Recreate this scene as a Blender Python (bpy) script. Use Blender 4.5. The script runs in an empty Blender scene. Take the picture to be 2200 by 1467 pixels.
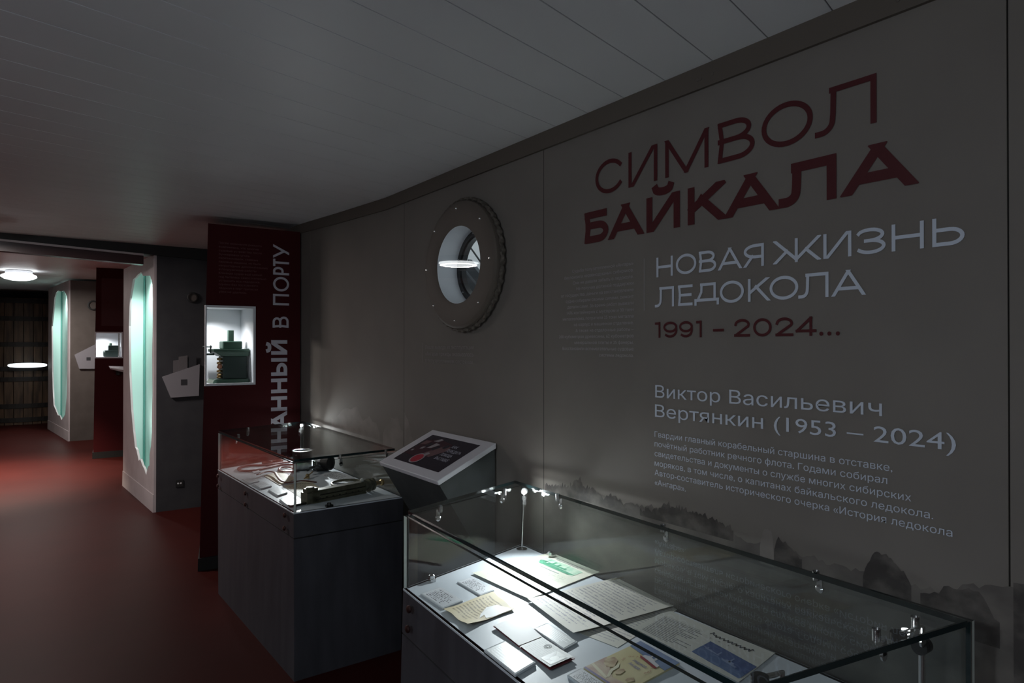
import bpy, bmesh, math, random
from mathutils import Vector, Matrix
random.seed(7)
C = bpy.context.scene.collection
sc = bpy.context.scene
PI = math.pi

# ------------------------------------------------------------------ camera
cd = bpy.data.cameras.new('camera'); cam = bpy.data.objects.new('camera', cd); C.objects.link(cam)
cd.sensor_width = 36.0; cd.lens = 1467 * 36.0 / 2200; cd.clip_start = 0.02; cd.clip_end = 80
TH = math.atan(1030 / 1467); PT = math.atan(8.5 / 1467)
cam.location = (0, 0, 1.6); cam.rotation_euler = (PI / 2 + PT, 0, -TH)
sc.camera = cam
# ------------------------------------------------------------------ view, world
sc.view_settings.view_transform = 'Standard'; sc.view_settings.look = 'None'
sc.view_settings.gamma = 1.0; sc.view_settings.exposure = 0.0
sc.view_settings.use_curve_mapping = False
sc.cycles.use_denoising = True; sc.cycles.max_bounces = 10; sc.cycles.transparent_max_bounces = 24; sc.cycles.sample_clamp_indirect = 4.0
w = bpy.data.worlds.new('sky'); sc.world = w; w.use_nodes = True
bg = w.node_tree.nodes['Background']; bg.inputs[0].default_value = (0.72, 0.80, 0.86, 1); bg.inputs[1].default_value = 0.5

def lamp_light(name, kind, loc, power, color=(1, 1, 1), size=0.1, target=None, angle=60, blend=0.5):
    d = bpy.data.lights.new(name, kind); d.energy = power; d.color = color
    if kind in ('POINT', 'SPOT'): d.shadow_soft_size = size
    if kind == 'SPOT': d.spot_size = math.radians(angle); d.spot_blend = blend
    if kind == 'AREA': d.size = size
    o = bpy.data.objects.new(name, d); C.objects.link(o); o.location = loc
    if target is not None:
        o.rotation_euler = (Vector(target) - Vector(loc)).to_track_quat('-Z', 'Y').to_euler()
    return o

# room lamps (their fittings are built with the ceiling lamps below)
LAMPS = [  # x, y, ceiling z, watts, colour
    (-0.17, 12.54, 2.70, 55, (1.0, 0.93, 0.88)),
    (-0.47, 6.40, 2.545, 125, (1.0, 0.88, 0.83)),
    (-1.70, 0.70, 2.465, 46, (0.80, 0.90, 1.0)),  # unseen lamp added to lift the wall and ceiling brightness
]
for x, y, z, p, c in LAMPS:
    if y > 3: lamp_light('ceiling_glow_and_fill', 'AREA', (x, y, z - (0.075 if y < 8 else 0.155)), p, c, 0.40, (x, y + .001, 0)).data.shape = 'DISK'   # flush lamps shine downwards
    else: lamp_light('ceiling_glow_and_fill', 'POINT', (x, y, z - 0.25), p, c, 0.12)
lamp_light('ceiling_glow_and_fill', 'SPOT', (-0.85, 10.2, 2.52), 1500, (1.0, 0.82, 0.66), 0.03, (-0.80, 10.2, 0), 92, 0.7)
# case leds
LED_NEAR = (1.600, 2.196, 1.018); LED_FAR = (1.595, 4.93, 1.020)
lamp_light('case_lamp_beam', 'SPOT', (LED_NEAR[0] - 0.02, LED_NEAR[1] - 0.03, LED_NEAR[2]), 17.0, (0.92, 0.97, 1.0), 0.006, (1.215, 1.60, 0.79), 150, 1.0)
lamp_light('case_lamp_core', 'SPOT', (LED_NEAR[0] - 0.02, LED_NEAR[1] - 0.03, LED_NEAR[2]), 19.0, (0.92, 0.97, 1.0), 0.006, (1.20, 1.64, 0.79), 50, 1.0)
lamp_light('case_spill_and_fill', 'POINT', (LED_NEAR[0] - 0.02, LED_NEAR[1] - 0.03, LED_NEAR[2] - 0.012), 0.5, (0.92, 0.97, 1.0), 0.008)
lamp_light('case_lamp_beam', 'SPOT', (LED_FAR[0] - 0.02, LED_FAR[1] - 0.03, LED_FAR[2]), 60.0, (0.95, 0.98, 1.0), 0.006, (1.24, 3.66, 0.79), 46, 1.0)
lamp_light('case_lamp_beam', 'SPOT', (LED_FAR[0] - 0.02, LED_FAR[1] - 0.03, LED_FAR[2]), 12.0, (0.95, 0.98, 1.0), 0.006, (1.30, 4.0, 0.79), 140, 1.0)
lamp_light('case_spill_and_fill', 'POINT', (LED_FAR[0] - 0.02, LED_FAR[1] - 0.03, LED_FAR[2] - 0.012), 0.3, (0.95, 0.98, 1.0), 0.008)
# bluish fill added low behind the viewer
lamp_light('case_spill_and_fill', 'POINT', (-0.15, -1.00, 0.90), 16.0, (0.80, 0.90, 1.0), 0.10)
# niche and column lamps
lamp_light('niche_lamp_glow', 'SPOT', (1.06, 5.40, 1.868), 11.0, (0.95, 0.98, 1.0), 0.015, (1.16, 5.50, 1.3), 120, 0.6)
lamp_light('niche_lamp_glow', 'SPOT', (0.80, 11.45, 1.775), 10.0, (0.95, 0.98, 1.0), 0.015, (0.85, 11.55, 1.4), 120, 0.6)
for x, y, z, pw, tx, ty in ((0.975, 8.45, 2.43, 70, 1.02, 8.86), (1.03, 7.9, 2.43, 50, 1.06, 8.3), (0.46, 15.1, 2.64, 70, 0.46, 15.7), (0.53, 14.3, 2.64, 30, 0.55, 14.8)):
    lamp_light('column_glow_and_fill', 'SPOT', (x, y, z), pw, (0.88, 1.0, 0.97), 0.05, (tx, ty, 0.6), 110, 1.0)
    lamp_light('column_lamp_spill', 'POINT', (x, y, z + .025), 0.5, (0.88, 1.0, 0.97), 0.02)

for x, y in ((0.975, 8.45), (0.46, 15.1)): lamp_light('column_glow_and_fill', 'POINT', (x, y, 0.75), 1.3, (0.88, 1.0, 0.97), 0.05)  # low fill added inside to brighten the foot of the recess

# ------------------------------------------------------------------ materials
def mat(name, col, rough=0.6, metal=0.0, spec=0.5, emit=None, estr=0.0):
    m = bpy.data.materials.new(name); m.use_nodes = True
    b = m.node_tree.nodes['Principled BSDF']
    b.inputs['Base Color'].default_value = (*col, 1); b.inputs['Roughness'].default_value = rough
    b.inputs['Metallic'].default_value = metal; b.inputs['Specular IOR Level'].default_value = spec
    if emit: b.inputs['Emission Color'].default_value = (*emit, 1); b.inputs['Emission Strength'].default_value = estr
    return m

def noisy(name, c0, c1, scale=20, rough=0.6, spec=0.5, stretch=(1, 1, 1), lo=0.35, hi=0.65, bump=0.0, detail=6):
    m = mat(name, c0, rough, 0, spec); nt = m.node_tree; N = nt.nodes; L = nt.links
    b = N['Principled BSDF']
    tc = N.new('ShaderNodeTexCoord'); mp = N.new('ShaderNodeMapping'); mp.inputs['Scale'].default_value = stretch
    nz = N.new('ShaderNodeTexNoise'); nz.inputs['Scale'].default_value = scale; nz.inputs['Detail'].default_value = detail
    rp = N.new('ShaderNodeValToRGB'); rp.color_ramp.elements[0].position = lo; rp.color_ramp.elements[1].position = hi
    rp.color_ramp.elements[0].color = (*c0, 1); rp.color_ramp.elements[1].color = (*c1, 1)
    L.new(tc.outputs['Object'], mp.inputs[0]); L.new(mp.outputs[0], nz.inputs['Vector']); L.new(nz.outputs[0], rp.inputs[0]); L.new(rp.outputs[0], b.inputs['Base Color'])
    if bump:
        bp = N.new('ShaderNodeBump'); bp.inputs['Strength'].default_value = bump; bp.inputs['Distance'].default_value = 0.01
        L.new(nz.outputs[0], bp.inputs['Height']); L.new(bp.outputs[0], b.inputs['Normal'])
    return m

def glass_mat(name, tint=(0.97, 0.99, 0.985), f0=0.04):
    m = bpy.data.materials.new(name); m.use_nodes = True; nt = m.node_tree; N = nt.nodes; L = nt.links
    N.remove(N['Principled BSDF']); out = N['Material Output']
    tr = N.new('ShaderNodeBsdfTransparent'); tr.inputs[0].default_value = (*tint, 1)
    gl = N.new('ShaderNodeBsdfGlossy'); gl.inputs['Roughness'].default_value = 0.0
    lw = N.new('ShaderNodeLayerWeight'); lw.inputs['Blend'].default_value = 0.5
    pw = N.new('ShaderNodeMath'); pw.operation = 'POWER'; pw.inputs[1].default_value = 5.0
    ma = N.new('ShaderNodeMath'); ma.operation = 'MULTIPLY_ADD'; ma.inputs[1].default_value = 1 - f0; ma.inputs[2].default_value = f0
    mx = N.new('ShaderNodeMixShader')
    L.new(lw.outputs['Facing'], pw.inputs[0]); L.new(pw.outputs[0], ma.inputs[0]); L.new(ma.outputs[0], mx.inputs[0])
    L.new(tr.outputs[0], mx.inputs[1]); L.new(gl.outputs[0], mx.inputs[2]); L.new(mx.outputs[0], out.inputs[0])
    return m

def written(name, paper, ink, rows=16, cols=40, density=0.5, margin=0.08, rough=0.7, row_fill=0.45, warp=0.0, right=1.0, bottom=0.0, top=None):
    """paper with rows of writing: words are gaps in noise along each row (UV space of the sheet)"""
    m = mat(name, paper, rough); nt = m.node_tree; N = nt.nodes; L = nt.links; b = N['Principled BSDF']
    uv = N.new('ShaderNodeUVMap'); sp = N.new('ShaderNodeSeparateXYZ'); L.new(uv.outputs[0], sp.inputs[0])
    def mth(op, a, bb=None, c=None):
        n = N.new('ShaderNodeMath'); n.operation = op
        for i, v in enumerate((a, bb, c)):
            if v is None: continue
            if isinstance(v, (int, float)): n.inputs[i].default_value = v
            else: L.new(v, n.inputs[i])
        return n.outputs[0]
    u, v = sp.outputs[0], sp.outputs[1]
    wob = N.new('ShaderNodeTexNoise'); wob.inputs['Scale'].default_value = 60; L.new(uv.outputs[0], wob.inputs['Vector'])
    vr = mth('MULTIPLY_ADD', wob.outputs[0], warp, mth('MULTIPLY', v, rows))
    row = mth('FLOOR', vr); fr = mth('FRACT', vr)
    band = mth('LESS_THAN', fr, row_fill)
    cb = N.new('ShaderNodeCombineXYZ'); L.new(mth('MULTIPLY', u, cols), cb.inputs[0]); L.new(mth('MULTIPLY', row, 7.31), cb.inputs[1])
    nz = N.new('ShaderNodeTexNoise'); nz.inputs['Scale'].default_value = 1.0; nz.inputs['Detail'].default_value = 3; L.new(cb.outputs[0], nz.inputs['Vector'])
    words = mth('GREATER_THAN', nz.outputs[0], 1 - density)
    cb2 = N.new('ShaderNodeCombineXYZ'); L.new(mth('MULTIPLY', row, 3.77), cb2.inputs[0])
    wn = N.new('ShaderNodeTexWhiteNoise'); wn.noise_dimensions = '3D'; L.new(cb2.outputs[0], wn.inputs['Vector'])
    rlim = mth('SUBTRACT', right - margin, mth('MULTIPLY', wn.outputs[0], 0.18))
    tp = 1 - margin if top is None else top
    box = mth('MULTIPLY', mth('MULTIPLY', mth('GREATER_THAN', u, margin), mth('LESS_THAN', u, rlim)),
              mth('MULTIPLY', mth('GREATER_THAN', v, margin + bottom), mth('LESS_THAN', v, tp)))
    k = mth('MULTIPLY', mth('MULTIPLY', band, words), box)
    stain = N.new('ShaderNodeTexNoise'); stain.inputs['Scale'].default_value = 3.5; L.new(uv.outputs[0], stain.inputs['Vector'])
    base = N.new('ShaderNodeMix'); base.data_type = 'RGBA'
    base.inputs[6].default_value = (*[c * 0.86 for c in paper], 1); base.inputs[7].default_value = (*paper, 1); L.new(stain.outputs[0], base.inputs[0])
    mx = N.new('ShaderNodeMix'); mx.data_type = 'RGBA'; L.new(k, mx.inputs[0]); L.new(base.outputs[2], mx.inputs[6]); mx.inputs[7].default_value = (*ink, 1)
    L.new(mx.outputs[2], b.inputs['Base Color'])
    return m

M = {}
M['wall'] = noisy('wall_paint', (0.172, 0.153, 0.136), (0.188, 0.168, 0.149), 3, 0.75, 0.25)
M['trim'] = mat('trim_paint', (0.112, 0.093, 0.078), 0.7, 0, 0.25)
M['gap'] = mat('dark_gap', (0.02, 0.018, 0.016), 0.9)
M['ceil'] = noisy('ceiling_board', (0.75, 0.76, 0.785), (0.81, 0.82, 0.845), 1.2, 0.45, 0.16, (1, 1, 1), 0.3, 0.7)
M['ceilgap'] = mat('ceiling_seam', (0.22, 0.22, 0.23), 0.8)
M['floor'] = noisy('red_linoleum', (0.034, 0.0060, 0.0050), (0.042, 0.0076, 0.0063), 2.0, 0.50, 0.06, (1, 1, 1), 0.3, 0.7, 0.05)
M['dark'] = mat('dark_wall', (0.03, 0.03, 0.035), 0.8)
M['redpanel'] = mat('red_panel', (0.058, 0.0075, 0.009), 0.6, 0, 0.12)
M['redprint'] = mat('red_panel_map', (0.080, 0.022, 0.024), 0.6, 0, 0.3)
M['plinth'] = mat('dark_plinth', (0.012, 0.012, 0.012), 0.6)
M['white'] = mat('white_lacquer', (0.72, 0.73, 0.76), 0.45)
M['niche'] = mat('niche_white', (0.78, 0.80, 0.83), 0.5)
M['casebase'] = noisy('grey_laminate', (0.040, 0.040, 0.048), (0.060, 0.060, 0.070), 18, 0.5, 0.4, (1, 1, 0.15), 0.3, 0.7)
M['table'] = mat('white_table_board', (0.60, 0.65, 0.70), 0.5, 0, 0.3)
M['glass'] = glass_mat('clear_glass')
M['glass_edge'] = mat('glass_edge_green', (0.006, 0.018, 0.020), 0.12, 0, 0.7)
M['glass_lit_rim'] = mat('glass_edge_lit', (0.62, 0.68, 0.62), 0.3)  # pale colour stands for lamp light caught in the upright edges
M['steel'] = mat('polished_steel', (0.62, 0.62, 0.62), 0.22, 1.0)
M['black'] = mat('black_metal', (0.012, 0.012, 0.013), 0.25)
M['bolt'] = mat('bolt_bronze', (0.16, 0.09, 0.085), 0.3, 0.9)
M['led'] = mat('led_light', (1, 1, 1), 0.5, 0, 0.5, (0.93, 0.98, 1.0), 60.0)
M['dome'] = mat('lamp_dome', (1, 1, 1), 0.5, 0, 0.5, (0.95, 0.99, 1.0), 4.0)
M['tube'] = mat('light_tube', (1, 1, 1), 0.5, 0, 0.5, (0.85, 0.97, 1.0), 2.2)
M['titlered'] = mat('dark_red_vinyl', (0.068, 0.0075, 0.010), 0.6, 0, 0.3)
M['vinyl'] = mat('white_vinyl', (0.54, 0.58, 0.66), 0.6, 0, 0.3)
M['vinyl_dim'] = mat('grey_vinyl', (0.36, 0.35, 0.345), 0.6, 0, 0.3)
M['vinyl_red'] = mat('faded_vinyl', (0.16, 0.075, 0.075), 0.6, 0, 0.3)
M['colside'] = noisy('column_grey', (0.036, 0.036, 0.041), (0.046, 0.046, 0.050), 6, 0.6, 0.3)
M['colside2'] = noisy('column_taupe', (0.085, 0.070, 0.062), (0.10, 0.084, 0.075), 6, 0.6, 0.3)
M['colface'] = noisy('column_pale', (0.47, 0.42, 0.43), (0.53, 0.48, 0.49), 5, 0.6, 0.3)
M['mint'] = mat('mint_recess', (0.60, 0.80, 0.745), 0.5)
M['mintedge'] = mat('mint_corner', (0.13, 0.36, 0.31), 0.5)
M['pocket'] = mat('pale_card', (0.24, 0.23, 0.25), 0.5)
M['leaflet'] = mat('leaflet_paper', (0.115, 0.105, 0.11), 0.6)
M['frame'] = mat('porthole_frame', (0.115, 0.095, 0.080), 0.6, 0, 0.35)
M['rope'] = noisy('rope_fibre', (0.06, 0.05, 0.04), (0.14, 0.12, 0.10), 60, 0.8)
M['tunnel'] = mat('porthole_tunnel', (0.80, 0.82, 0.86), 0.35)
M['ice_dark'] = noisy('ice_print_dark', (0.056, 0.049, 0.046), (0.125, 0.112, 0.100), 18, 0.75, 0.25, (1, 0.8, 1), 0.40, 0.64, 0, 10)
M['ice_mid'] = noisy('ice_print_mid', (0.095, 0.085, 0.079), (0.165, 0.147, 0.131), 11, 0.75, 0.25, (1, 0.7, 1), 0.36, 0.66, 0, 10)
M['ice_pale'] = noisy('ice_print_pale', (0.19, 0.17, 0.152), (0.24, 0.215, 0.195), 11, 0.75, 0.25, (1, 0.7, 1), 0.36, 0.66, 0, 10)
M['kiosk'] = noisy('kiosk_grey', (0.060, 0.066, 0.066), (0.075, 0.082, 0.082), 10, 0.55, 0.3)
M['kframe'] = mat('kiosk_frame', (0.74, 0.73, 0.77), 0.45)
M['screen'] = mat('screen_dark', (0.01, 0.009, 0.014), 0.25, 0, 0.3, (0.010, 0.008, 0.014), 0.2)
def scr(n, c): return mat('screen_' + n, c, 0.4, 0, 0.2, c, 0.05)
M['s_red'] = scr('red', (0.34, 0.03, 0.05)); M['s_pink'] = scr('pink', (0.13, 0.075, 0.08)); M['s_grey'] = scr('grey', (0.26, 0.235, 0.25)); M['s_dk'] = scr('brown', (0.045, 0.020, 0.028)); M['s_white'] = scr('white', (0.40, 0.40, 0.46))
M['engine'] = mat('engine_green', (0.042, 0.088, 0.062), 0.4)
M['engine_dk'] = mat('engine_dark_green', (0.014, 0.03, 0.025), 0.5)
M['brass'] = mat('brass', (0.55, 0.40, 0.20), 0.3, 1.0)
M['copper'] = mat('copper_parts', (0.42, 0.20, 0.13), 0.35, 0.8)
M['wood'] = noisy('barrel_wood', (0.035, 0.022, 0.015), (0.10, 0.062, 0.038), 5, 0.6, 0.4, (3, 3, 0.4))
M['hoop'] = mat('barrel_hoop', (0.020, 0.018, 0.017), 0.6, 0.4)
M['acrylic'] = mat('clear_acrylic', (0.74, 0.78, 0.82), 0.12, 0, 0.6)
M['label'] = written('label_card', (0.80, 0.83, 0.87), (0.12, 0.12, 0.14), 10, 26, 0.50, 0.09, 0.4, 0.5)
M['label_wht'] = written('label_card_pale', (0.50, 0.54, 0.55), (0.86, 0.89, 0.90), 8, 22, 0.62, 0.09, 0.4, 0.5)
M['doc_yellow'] = written('old_paper', (0.62, 0.53, 0.33), (0.20, 0.16, 0.09), 15, 34, 0.56, 0.10, 0.7, 0.45, 0.6, 0.98)
M['doc_green'] = written('certificate_paper', (0.72, 0.72, 0.60), (0.42, 0.50, 0.40), 26, 40, 0.50, 0.09, 0.65, 0.3, 0.3, 1.0, 0.0, 0.62)
M['doc_hand'] = written('letter_paper', (0.70, 0.68, 0.61), (0.30, 0.30, 0.33), 24, 70, 0.55, 0.05, 0.7, 0.34, 0.8)
M['doc_hand2'] = written('letter_paper_under', (0.66, 0.65, 0.58), (0.30, 0.30, 0.33), 24, 70, 0.55, 0.05, 0.7, 0.34, 0.8)
M['doc_typed'] = written('typed_paper', (0.66, 0.66, 0.60), (0.14, 0.14, 0.15), 22, 60, 0.62, 0.06, 0.6, 0.42, 0.1, 0.55, 0.0, 0.78)
M['paper'] = mat('plain_paper', (0.68, 0.66, 0.60), 0.7)
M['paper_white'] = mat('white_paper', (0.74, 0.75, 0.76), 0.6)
M['paper_cream'] = written('cream_paper', (0.70, 0.64, 0.48), (0.35, 0.30, 0.22), 14, 30, 0.5, 0.1, 0.7)
M['ink_green'] = noisy('green_ink', (0.012, 0.20, 0.10), (0.05, 0.30, 0.17), 60, 0.7)
M['ink_green_pale'] = noisy('green_ink_wash', (0.30, 0.52, 0.38), (0.52, 0.64, 0.50), 30, 0.7)
M['ink_black'] = mat('black_ink', (0.025, 0.025, 0.028), 0.7)
M['ink_grey'] = mat('grey_ink', (0.28, 0.30, 0.30), 0.7)
M['photo_blue'] = noisy('blue_photo', (0.045, 0.085, 0.24), (0.085, 0.14, 0.32), 12, 0.35, 0.5, (1, 4, 1))
M['photo_pale'] = mat('blue_photo_pale', (0.26, 0.33, 0.50), 0.4)
M['photo_mid'] = noisy('blue_photo_mid', (0.075, 0.14, 0.30), (0.14, 0.21, 0.38), 30, 0.4)
M['bk_yellow'] = noisy('booklet_yellow', (0.58, 0.50, 0.26), (0.66, 0.59, 0.36), 8, 0.45)
M['bk_blue'] = noisy('booklet_blue', (0.12, 0.18, 0.33), (0.23, 0.30, 0.44), 8, 0.45)
M['bk_sand'] = noisy('booklet_rock', (0.30, 0.18, 0.09), (0.58, 0.47, 0.28), 40, 0.5)
M['bk_shore'] = noisy('booklet_shore', (0.42, 0.26, 0.20), (0.56, 0.46, 0.32), 25, 0.5)
M['bk_pale'] = mat('booklet_pale_band', (0.66, 0.62, 0.44), 0.5)
M['bk_edge'] = mat('booklet_spine', (0.11, 0.08, 0.24), 0.5)
M['bk_red'] = mat('booklet_red', (0.30, 0.03, 0.04), 0.5)
M['bk_white'] = mat('booklet_white', (0.64, 0.63, 0.66), 0.5)
M['bk_bluetext'] = mat('booklet_blue_text', (0.09, 0.10, 0.36), 0.5)
M['id_red'] = mat('red_id_cover', (0.14, 0.018, 0.028), 0.5)
M['id_page'] = written('id_page', (0.70, 0.72, 0.71), (0.50, 0.53, 0.52), 11, 24, 0.55, 0.08, 0.6, 0.4, 0.3, 0.85)
M['id_blank'] = mat('id_page_blank', (0.76, 0.76, 0.77), 0.6)
M['ph_dark'] = mat('portrait_dark', (0.10, 0.12, 0.11), 0.5); M['ph_mid'] = mat('portrait_mid', (0.26, 0.29, 0.27), 0.5); M['ph_light'] = mat('portrait_light', (0.52, 0.55, 0.52), 0.5)
M['leather'] = noisy('brown_leather', (0.085, 0.030, 0.022), (0.14, 0.050, 0.036), 60, 0.5)
M['redhose'] = noisy('dark_red_cord', (0.12, 0.032, 0.030), (0.17, 0.05, 0.045), 60, 0.5)
M['bronze'] = noisy('aged_bronze', (0.10, 0.095, 0.062), (0.17, 0.16, 0.11), 30, 0.42, 0.5)
M['bronze'].node_tree.nodes['Principled BSDF'].inputs['Metallic'].default_value = 0.6
M['bronze_dk'] = mat('bronze_groove', (0.03, 0.028, 0.02), 0.5, 0.5)
M['rubber'] = mat('black_rubber', (0.012, 0.012, 0.012), 0.6)
M['lens'] = mat('lens_glass', (0.20, 0.20, 0.22), 0.08)
M['clipmetal'] = mat('paper_clip', (0.5, 0.46, 0.34), 0.3, 1.0)
M['ship_red'] = mat('hull_red', (0.25, 0.02, 0.03), 0.5)

# ------------------------------------------------------------------ mesh builder
BASE = {}
class MB:
    def __init__(s): s.v = []; s.f = []; s.mi = []; s.uv = {}; s.m = 0
    def mm(s, i): s.m = i; return s
    def add(s, vs, fs, m=None):
        o = len(s.v); s.v += [tuple(p) for p in vs]
        for f in fs: s.f.append(tuple(i + o for i in f)); s.mi.append(s.m if m is None else m)
        return o
    def hexa(s, b, t, mats=None):
        n = len(b); fs = [tuple(range(n - 1, -1, -1)), tuple(range(n, 2 * n))] + [(i, (i + 1) % n, n + (i + 1) % n, n + i) for i in range(n)]
        o = s.add(list(b) + list(t), fs)
        if mats:
            for k, mi in enumerate(mats): s.mi[len(s.mi) - len(fs) + k] = mi
    def box(s, x0, x1, y0, y1, z0, z1):
        s.hexa([(x0, y0, z0), (x1, y0, z0), (x1, y1, z0), (x0, y1, z0)], [(x0, y0, z1), (x1, y0, z1), (x1, y1, z1), (x0, y1, z1)])
    def prism(s, poly, z0, z1, mats=None):
        s.hexa([(x, y, z0) for x, y in poly], [(x, y, z1) for x, y in poly], mats)
    def frames(s, pts):
        P = [Vector(p) for p in pts]; out = []; up = None
        for i, p in enumerate(P):
            t = (P[min(i + 1, len(P) - 1)] - P[max(i - 1, 0)]).normalized()
            if up is None: up = Vector((0, 0, 1)) if abs(t.z) < 0.9 else Vector((1, 0, 0))
            a = (up - t * up.dot(t)).normalized(); b = t.cross(a); up = a; out.append((p, a, b))
        return out
    def tube(s, pts, r, n=10, closed=False, caps=True, flat=1.0):
        rs = r if isinstance(r, (list, tuple)) else [r] * len(pts)
        fr = s.frames(pts); vs = []
        for (p, a, b), rr in zip(fr, rs):
            for k in range(n):
                t = 2 * PI * k / n; vs.append(p + a * (rr * flat * math.cos(t)) + b * (rr * math.sin(t)))
        m = len(pts); fs = []
        for i in range(m if closed else m - 1):
            j = (i + 1) % m
            for k in range(n): fs.append((i * n + k, i * n + (k + 1) % n, j * n + (k + 1) % n, j * n + k))
        if caps and not closed: fs += [tuple(range(n - 1, -1, -1)), tuple((m - 1) * n + k for k in range(n))]
        s.add(vs, fs)
    def cyl(s, p0, p1, r0, r1=None, n=20): s.tube([p0, p1], [r0, r0 if r1 is None else r1], n)
    def lathe(s, c, axis, prof, n=32, sx=1.0, closed=False):
        """prof: (distance along axis, radius)"""
        ax = Vector(axis).normalized(); u = Vector((0, 0, 1)) if abs(ax.z) < 0.9 else Vector((1, 0, 0)); a = (u - ax * u.dot(ax)).normalized(); b = ax.cross(a); c = Vector(c); vs = []
        for d, r in prof:
            for k in range(n):
                t = 2 * PI * k / n; vs.append(c + ax * d + a * (r * math.cos(t)) + b * (r * sx * math.sin(t)))
        m = len(prof); fs = []
        for i in range(m if closed else m - 1):
            j = (i + 1) % m
            for k in range(n): fs.append((i * n + k, i * n + (k + 1) % n, j * n + (k + 1) % n, j * n + k))
        if not closed: fs += [tuple(range(n - 1, -1, -1)), tuple((m - 1) * n + k for k in range(n))]
        s.add(vs, fs)
    def sphere(s, c, r, n=16, sz=1.0):
        s.lathe(c, (0, 0, 1), [(-r * sz * math.cos(PI * i / n), max(r * math.sin(PI * i / n), 1e-5)) for i in range(n + 1)], n * 2)
    def grid(s, fn, nu, nv, th=0.0006):
        vs = []; 
        for j in range(nv + 1):
            for i in range(nu + 1): vs.append(fn(i / nu, j / nv))
        k = len(vs); vs2 = vs + [(p[0], p[1], p[2] - th) for p in vs]; W = nu + 1; fs = []
        for j in range(nv):
            for i in range(nu): q = j * W + i; fs.append((q, q + 1, q + 1 + W, q + W))
        top = len(fs)
        fs += [tuple(reversed([a + k for a in f])) for f in fs[:top]]
        ring = [i for i in range(W)] + [j * W + nu for j in range(1, nv + 1)] + [nv * W + i for i in range(nu - 1, -1, -1)] + [j * W for j in range(nv - 1, 0, -1)]
        for a, b in zip(ring, ring[1:] + ring[:1]): fs.append((a, a + k, b + k, b))
        o = s.add(vs2, fs)
        for j in range(nv + 1):
            for i in range(nu + 1): s.uv[o + j * W + i] = (i / nu, j / nv); s.uv[o + k + j * W + i] = (i / nu, j / nv)
    def build(s, name, mats, parent=None, base=None, smooth=False, bevel=0.0):
        if not isinstance(mats, (list, tuple)): mats = [mats]
        b = Vector(base) if base is not None else (BASE[parent.name] if parent else Vector((0, 0, 0)))
        me = bpy.data.meshes.new(name); me.from_pydata([Vector(p) - b for p in s.v], [], s.f)
        for m in mats: me.materials.append(M[m] if isinstance(m, str) else m)
        for p, i in zip(me.polygons, s.mi): p.material_index = i
        if s.uv:
            ul = me.uv_layers.new(name='UVMap')
            for l in me.loops: ul.data[l.index].uv = s.uv.get(l.vertex_index, (0, 0))
        me.update()
        bm = bmesh.new(); bm.from_mesh(me)
        if not s.uv: bmesh.ops.recalc_face_normals(bm, faces=bm.faces)
        if smooth:
            for f in bm.faces: f.smooth = True
            for e in bm.edges:
                if len(e.link_faces) == 2 and e.calc_face_angle(0) > math.radians(38): e.smooth = False
        bm.to_mesh(me); bm.free()
        o = bpy.data.objects.new(name, me); C.objects.link(o)
        if parent: o.parent = parent
        else: o.location = b
        if bevel:
            md = o.modifiers.new('edge', 'BEVEL'); md.width = bevel; md.segments = 2; md.limit_method = 'ANGLE'
        BASE[o.name] = b
        return o

def tag(o, label=None, cat=None, group=None, kind=None):
    if label: o['label'] = label
    if cat: o['category'] = cat
    if group: o['group'] = group
    if kind: o['kind'] = kind
    return o
def thing(name, label, cat, loc, group=None):
    o = bpy.data.objects.new(name, None); C.objects.link(o); o.location = loc; o.empty_display_size = 0.05
    BASE[o.name] = Vector(loc); return tag(o, label, cat, group)
def structure(o): return tag(o, kind='structure')

# ------------------------------------------------------------------ lettering
def clip_poly(poly, lo, hi):
    for s, lim in ((1, lo), (-1, -hi)):
        out = []
        for i in range(len(poly)):
            a, b = poly[i], poly[(i + 1) % len(poly)]; da, db = s * a[1] - lim, s * b[1] - lim
            if da >= 0: out.append(a)
            if (da >= 0) != (db >= 0): t = da / (da - db); out.append((a[0] + (b[0] - a[0]) * t, a[1] + (b[1] - a[1]) * t))
        poly = out
        if len(poly) < 3: return []
    return poly
def arc(cx, cy, rx, ry, a0, a1, n=18, p=1.0):
    o = []
    for i in range(n + 1):
        t = math.radians(a0 + (a1 - a0) * i / n); c, s = math.cos(t), math.sin(t)
        o.append((cx + rx * math.copysign(abs(c) ** p, c), cy + ry * math.copysign(abs(s) ** p, s)))
    return o
def bowl(y0, y1, x0=0.0, x1=1.0, k=0.55):   # open stroke: from (x0,y1) round the right to (x0,y0)
    xm = x0 + (x1 - x0) * k; ym = (y0 + y1) / 2; return [(x0, y1)] + arc(xm, ym, x1 - xm, (y1 - y0) / 2, 90, -90, 14) + [(x0, y0)]
KINK = [(0.0, 1), (0.07, 0.52), (0.0, 0)]
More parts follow.
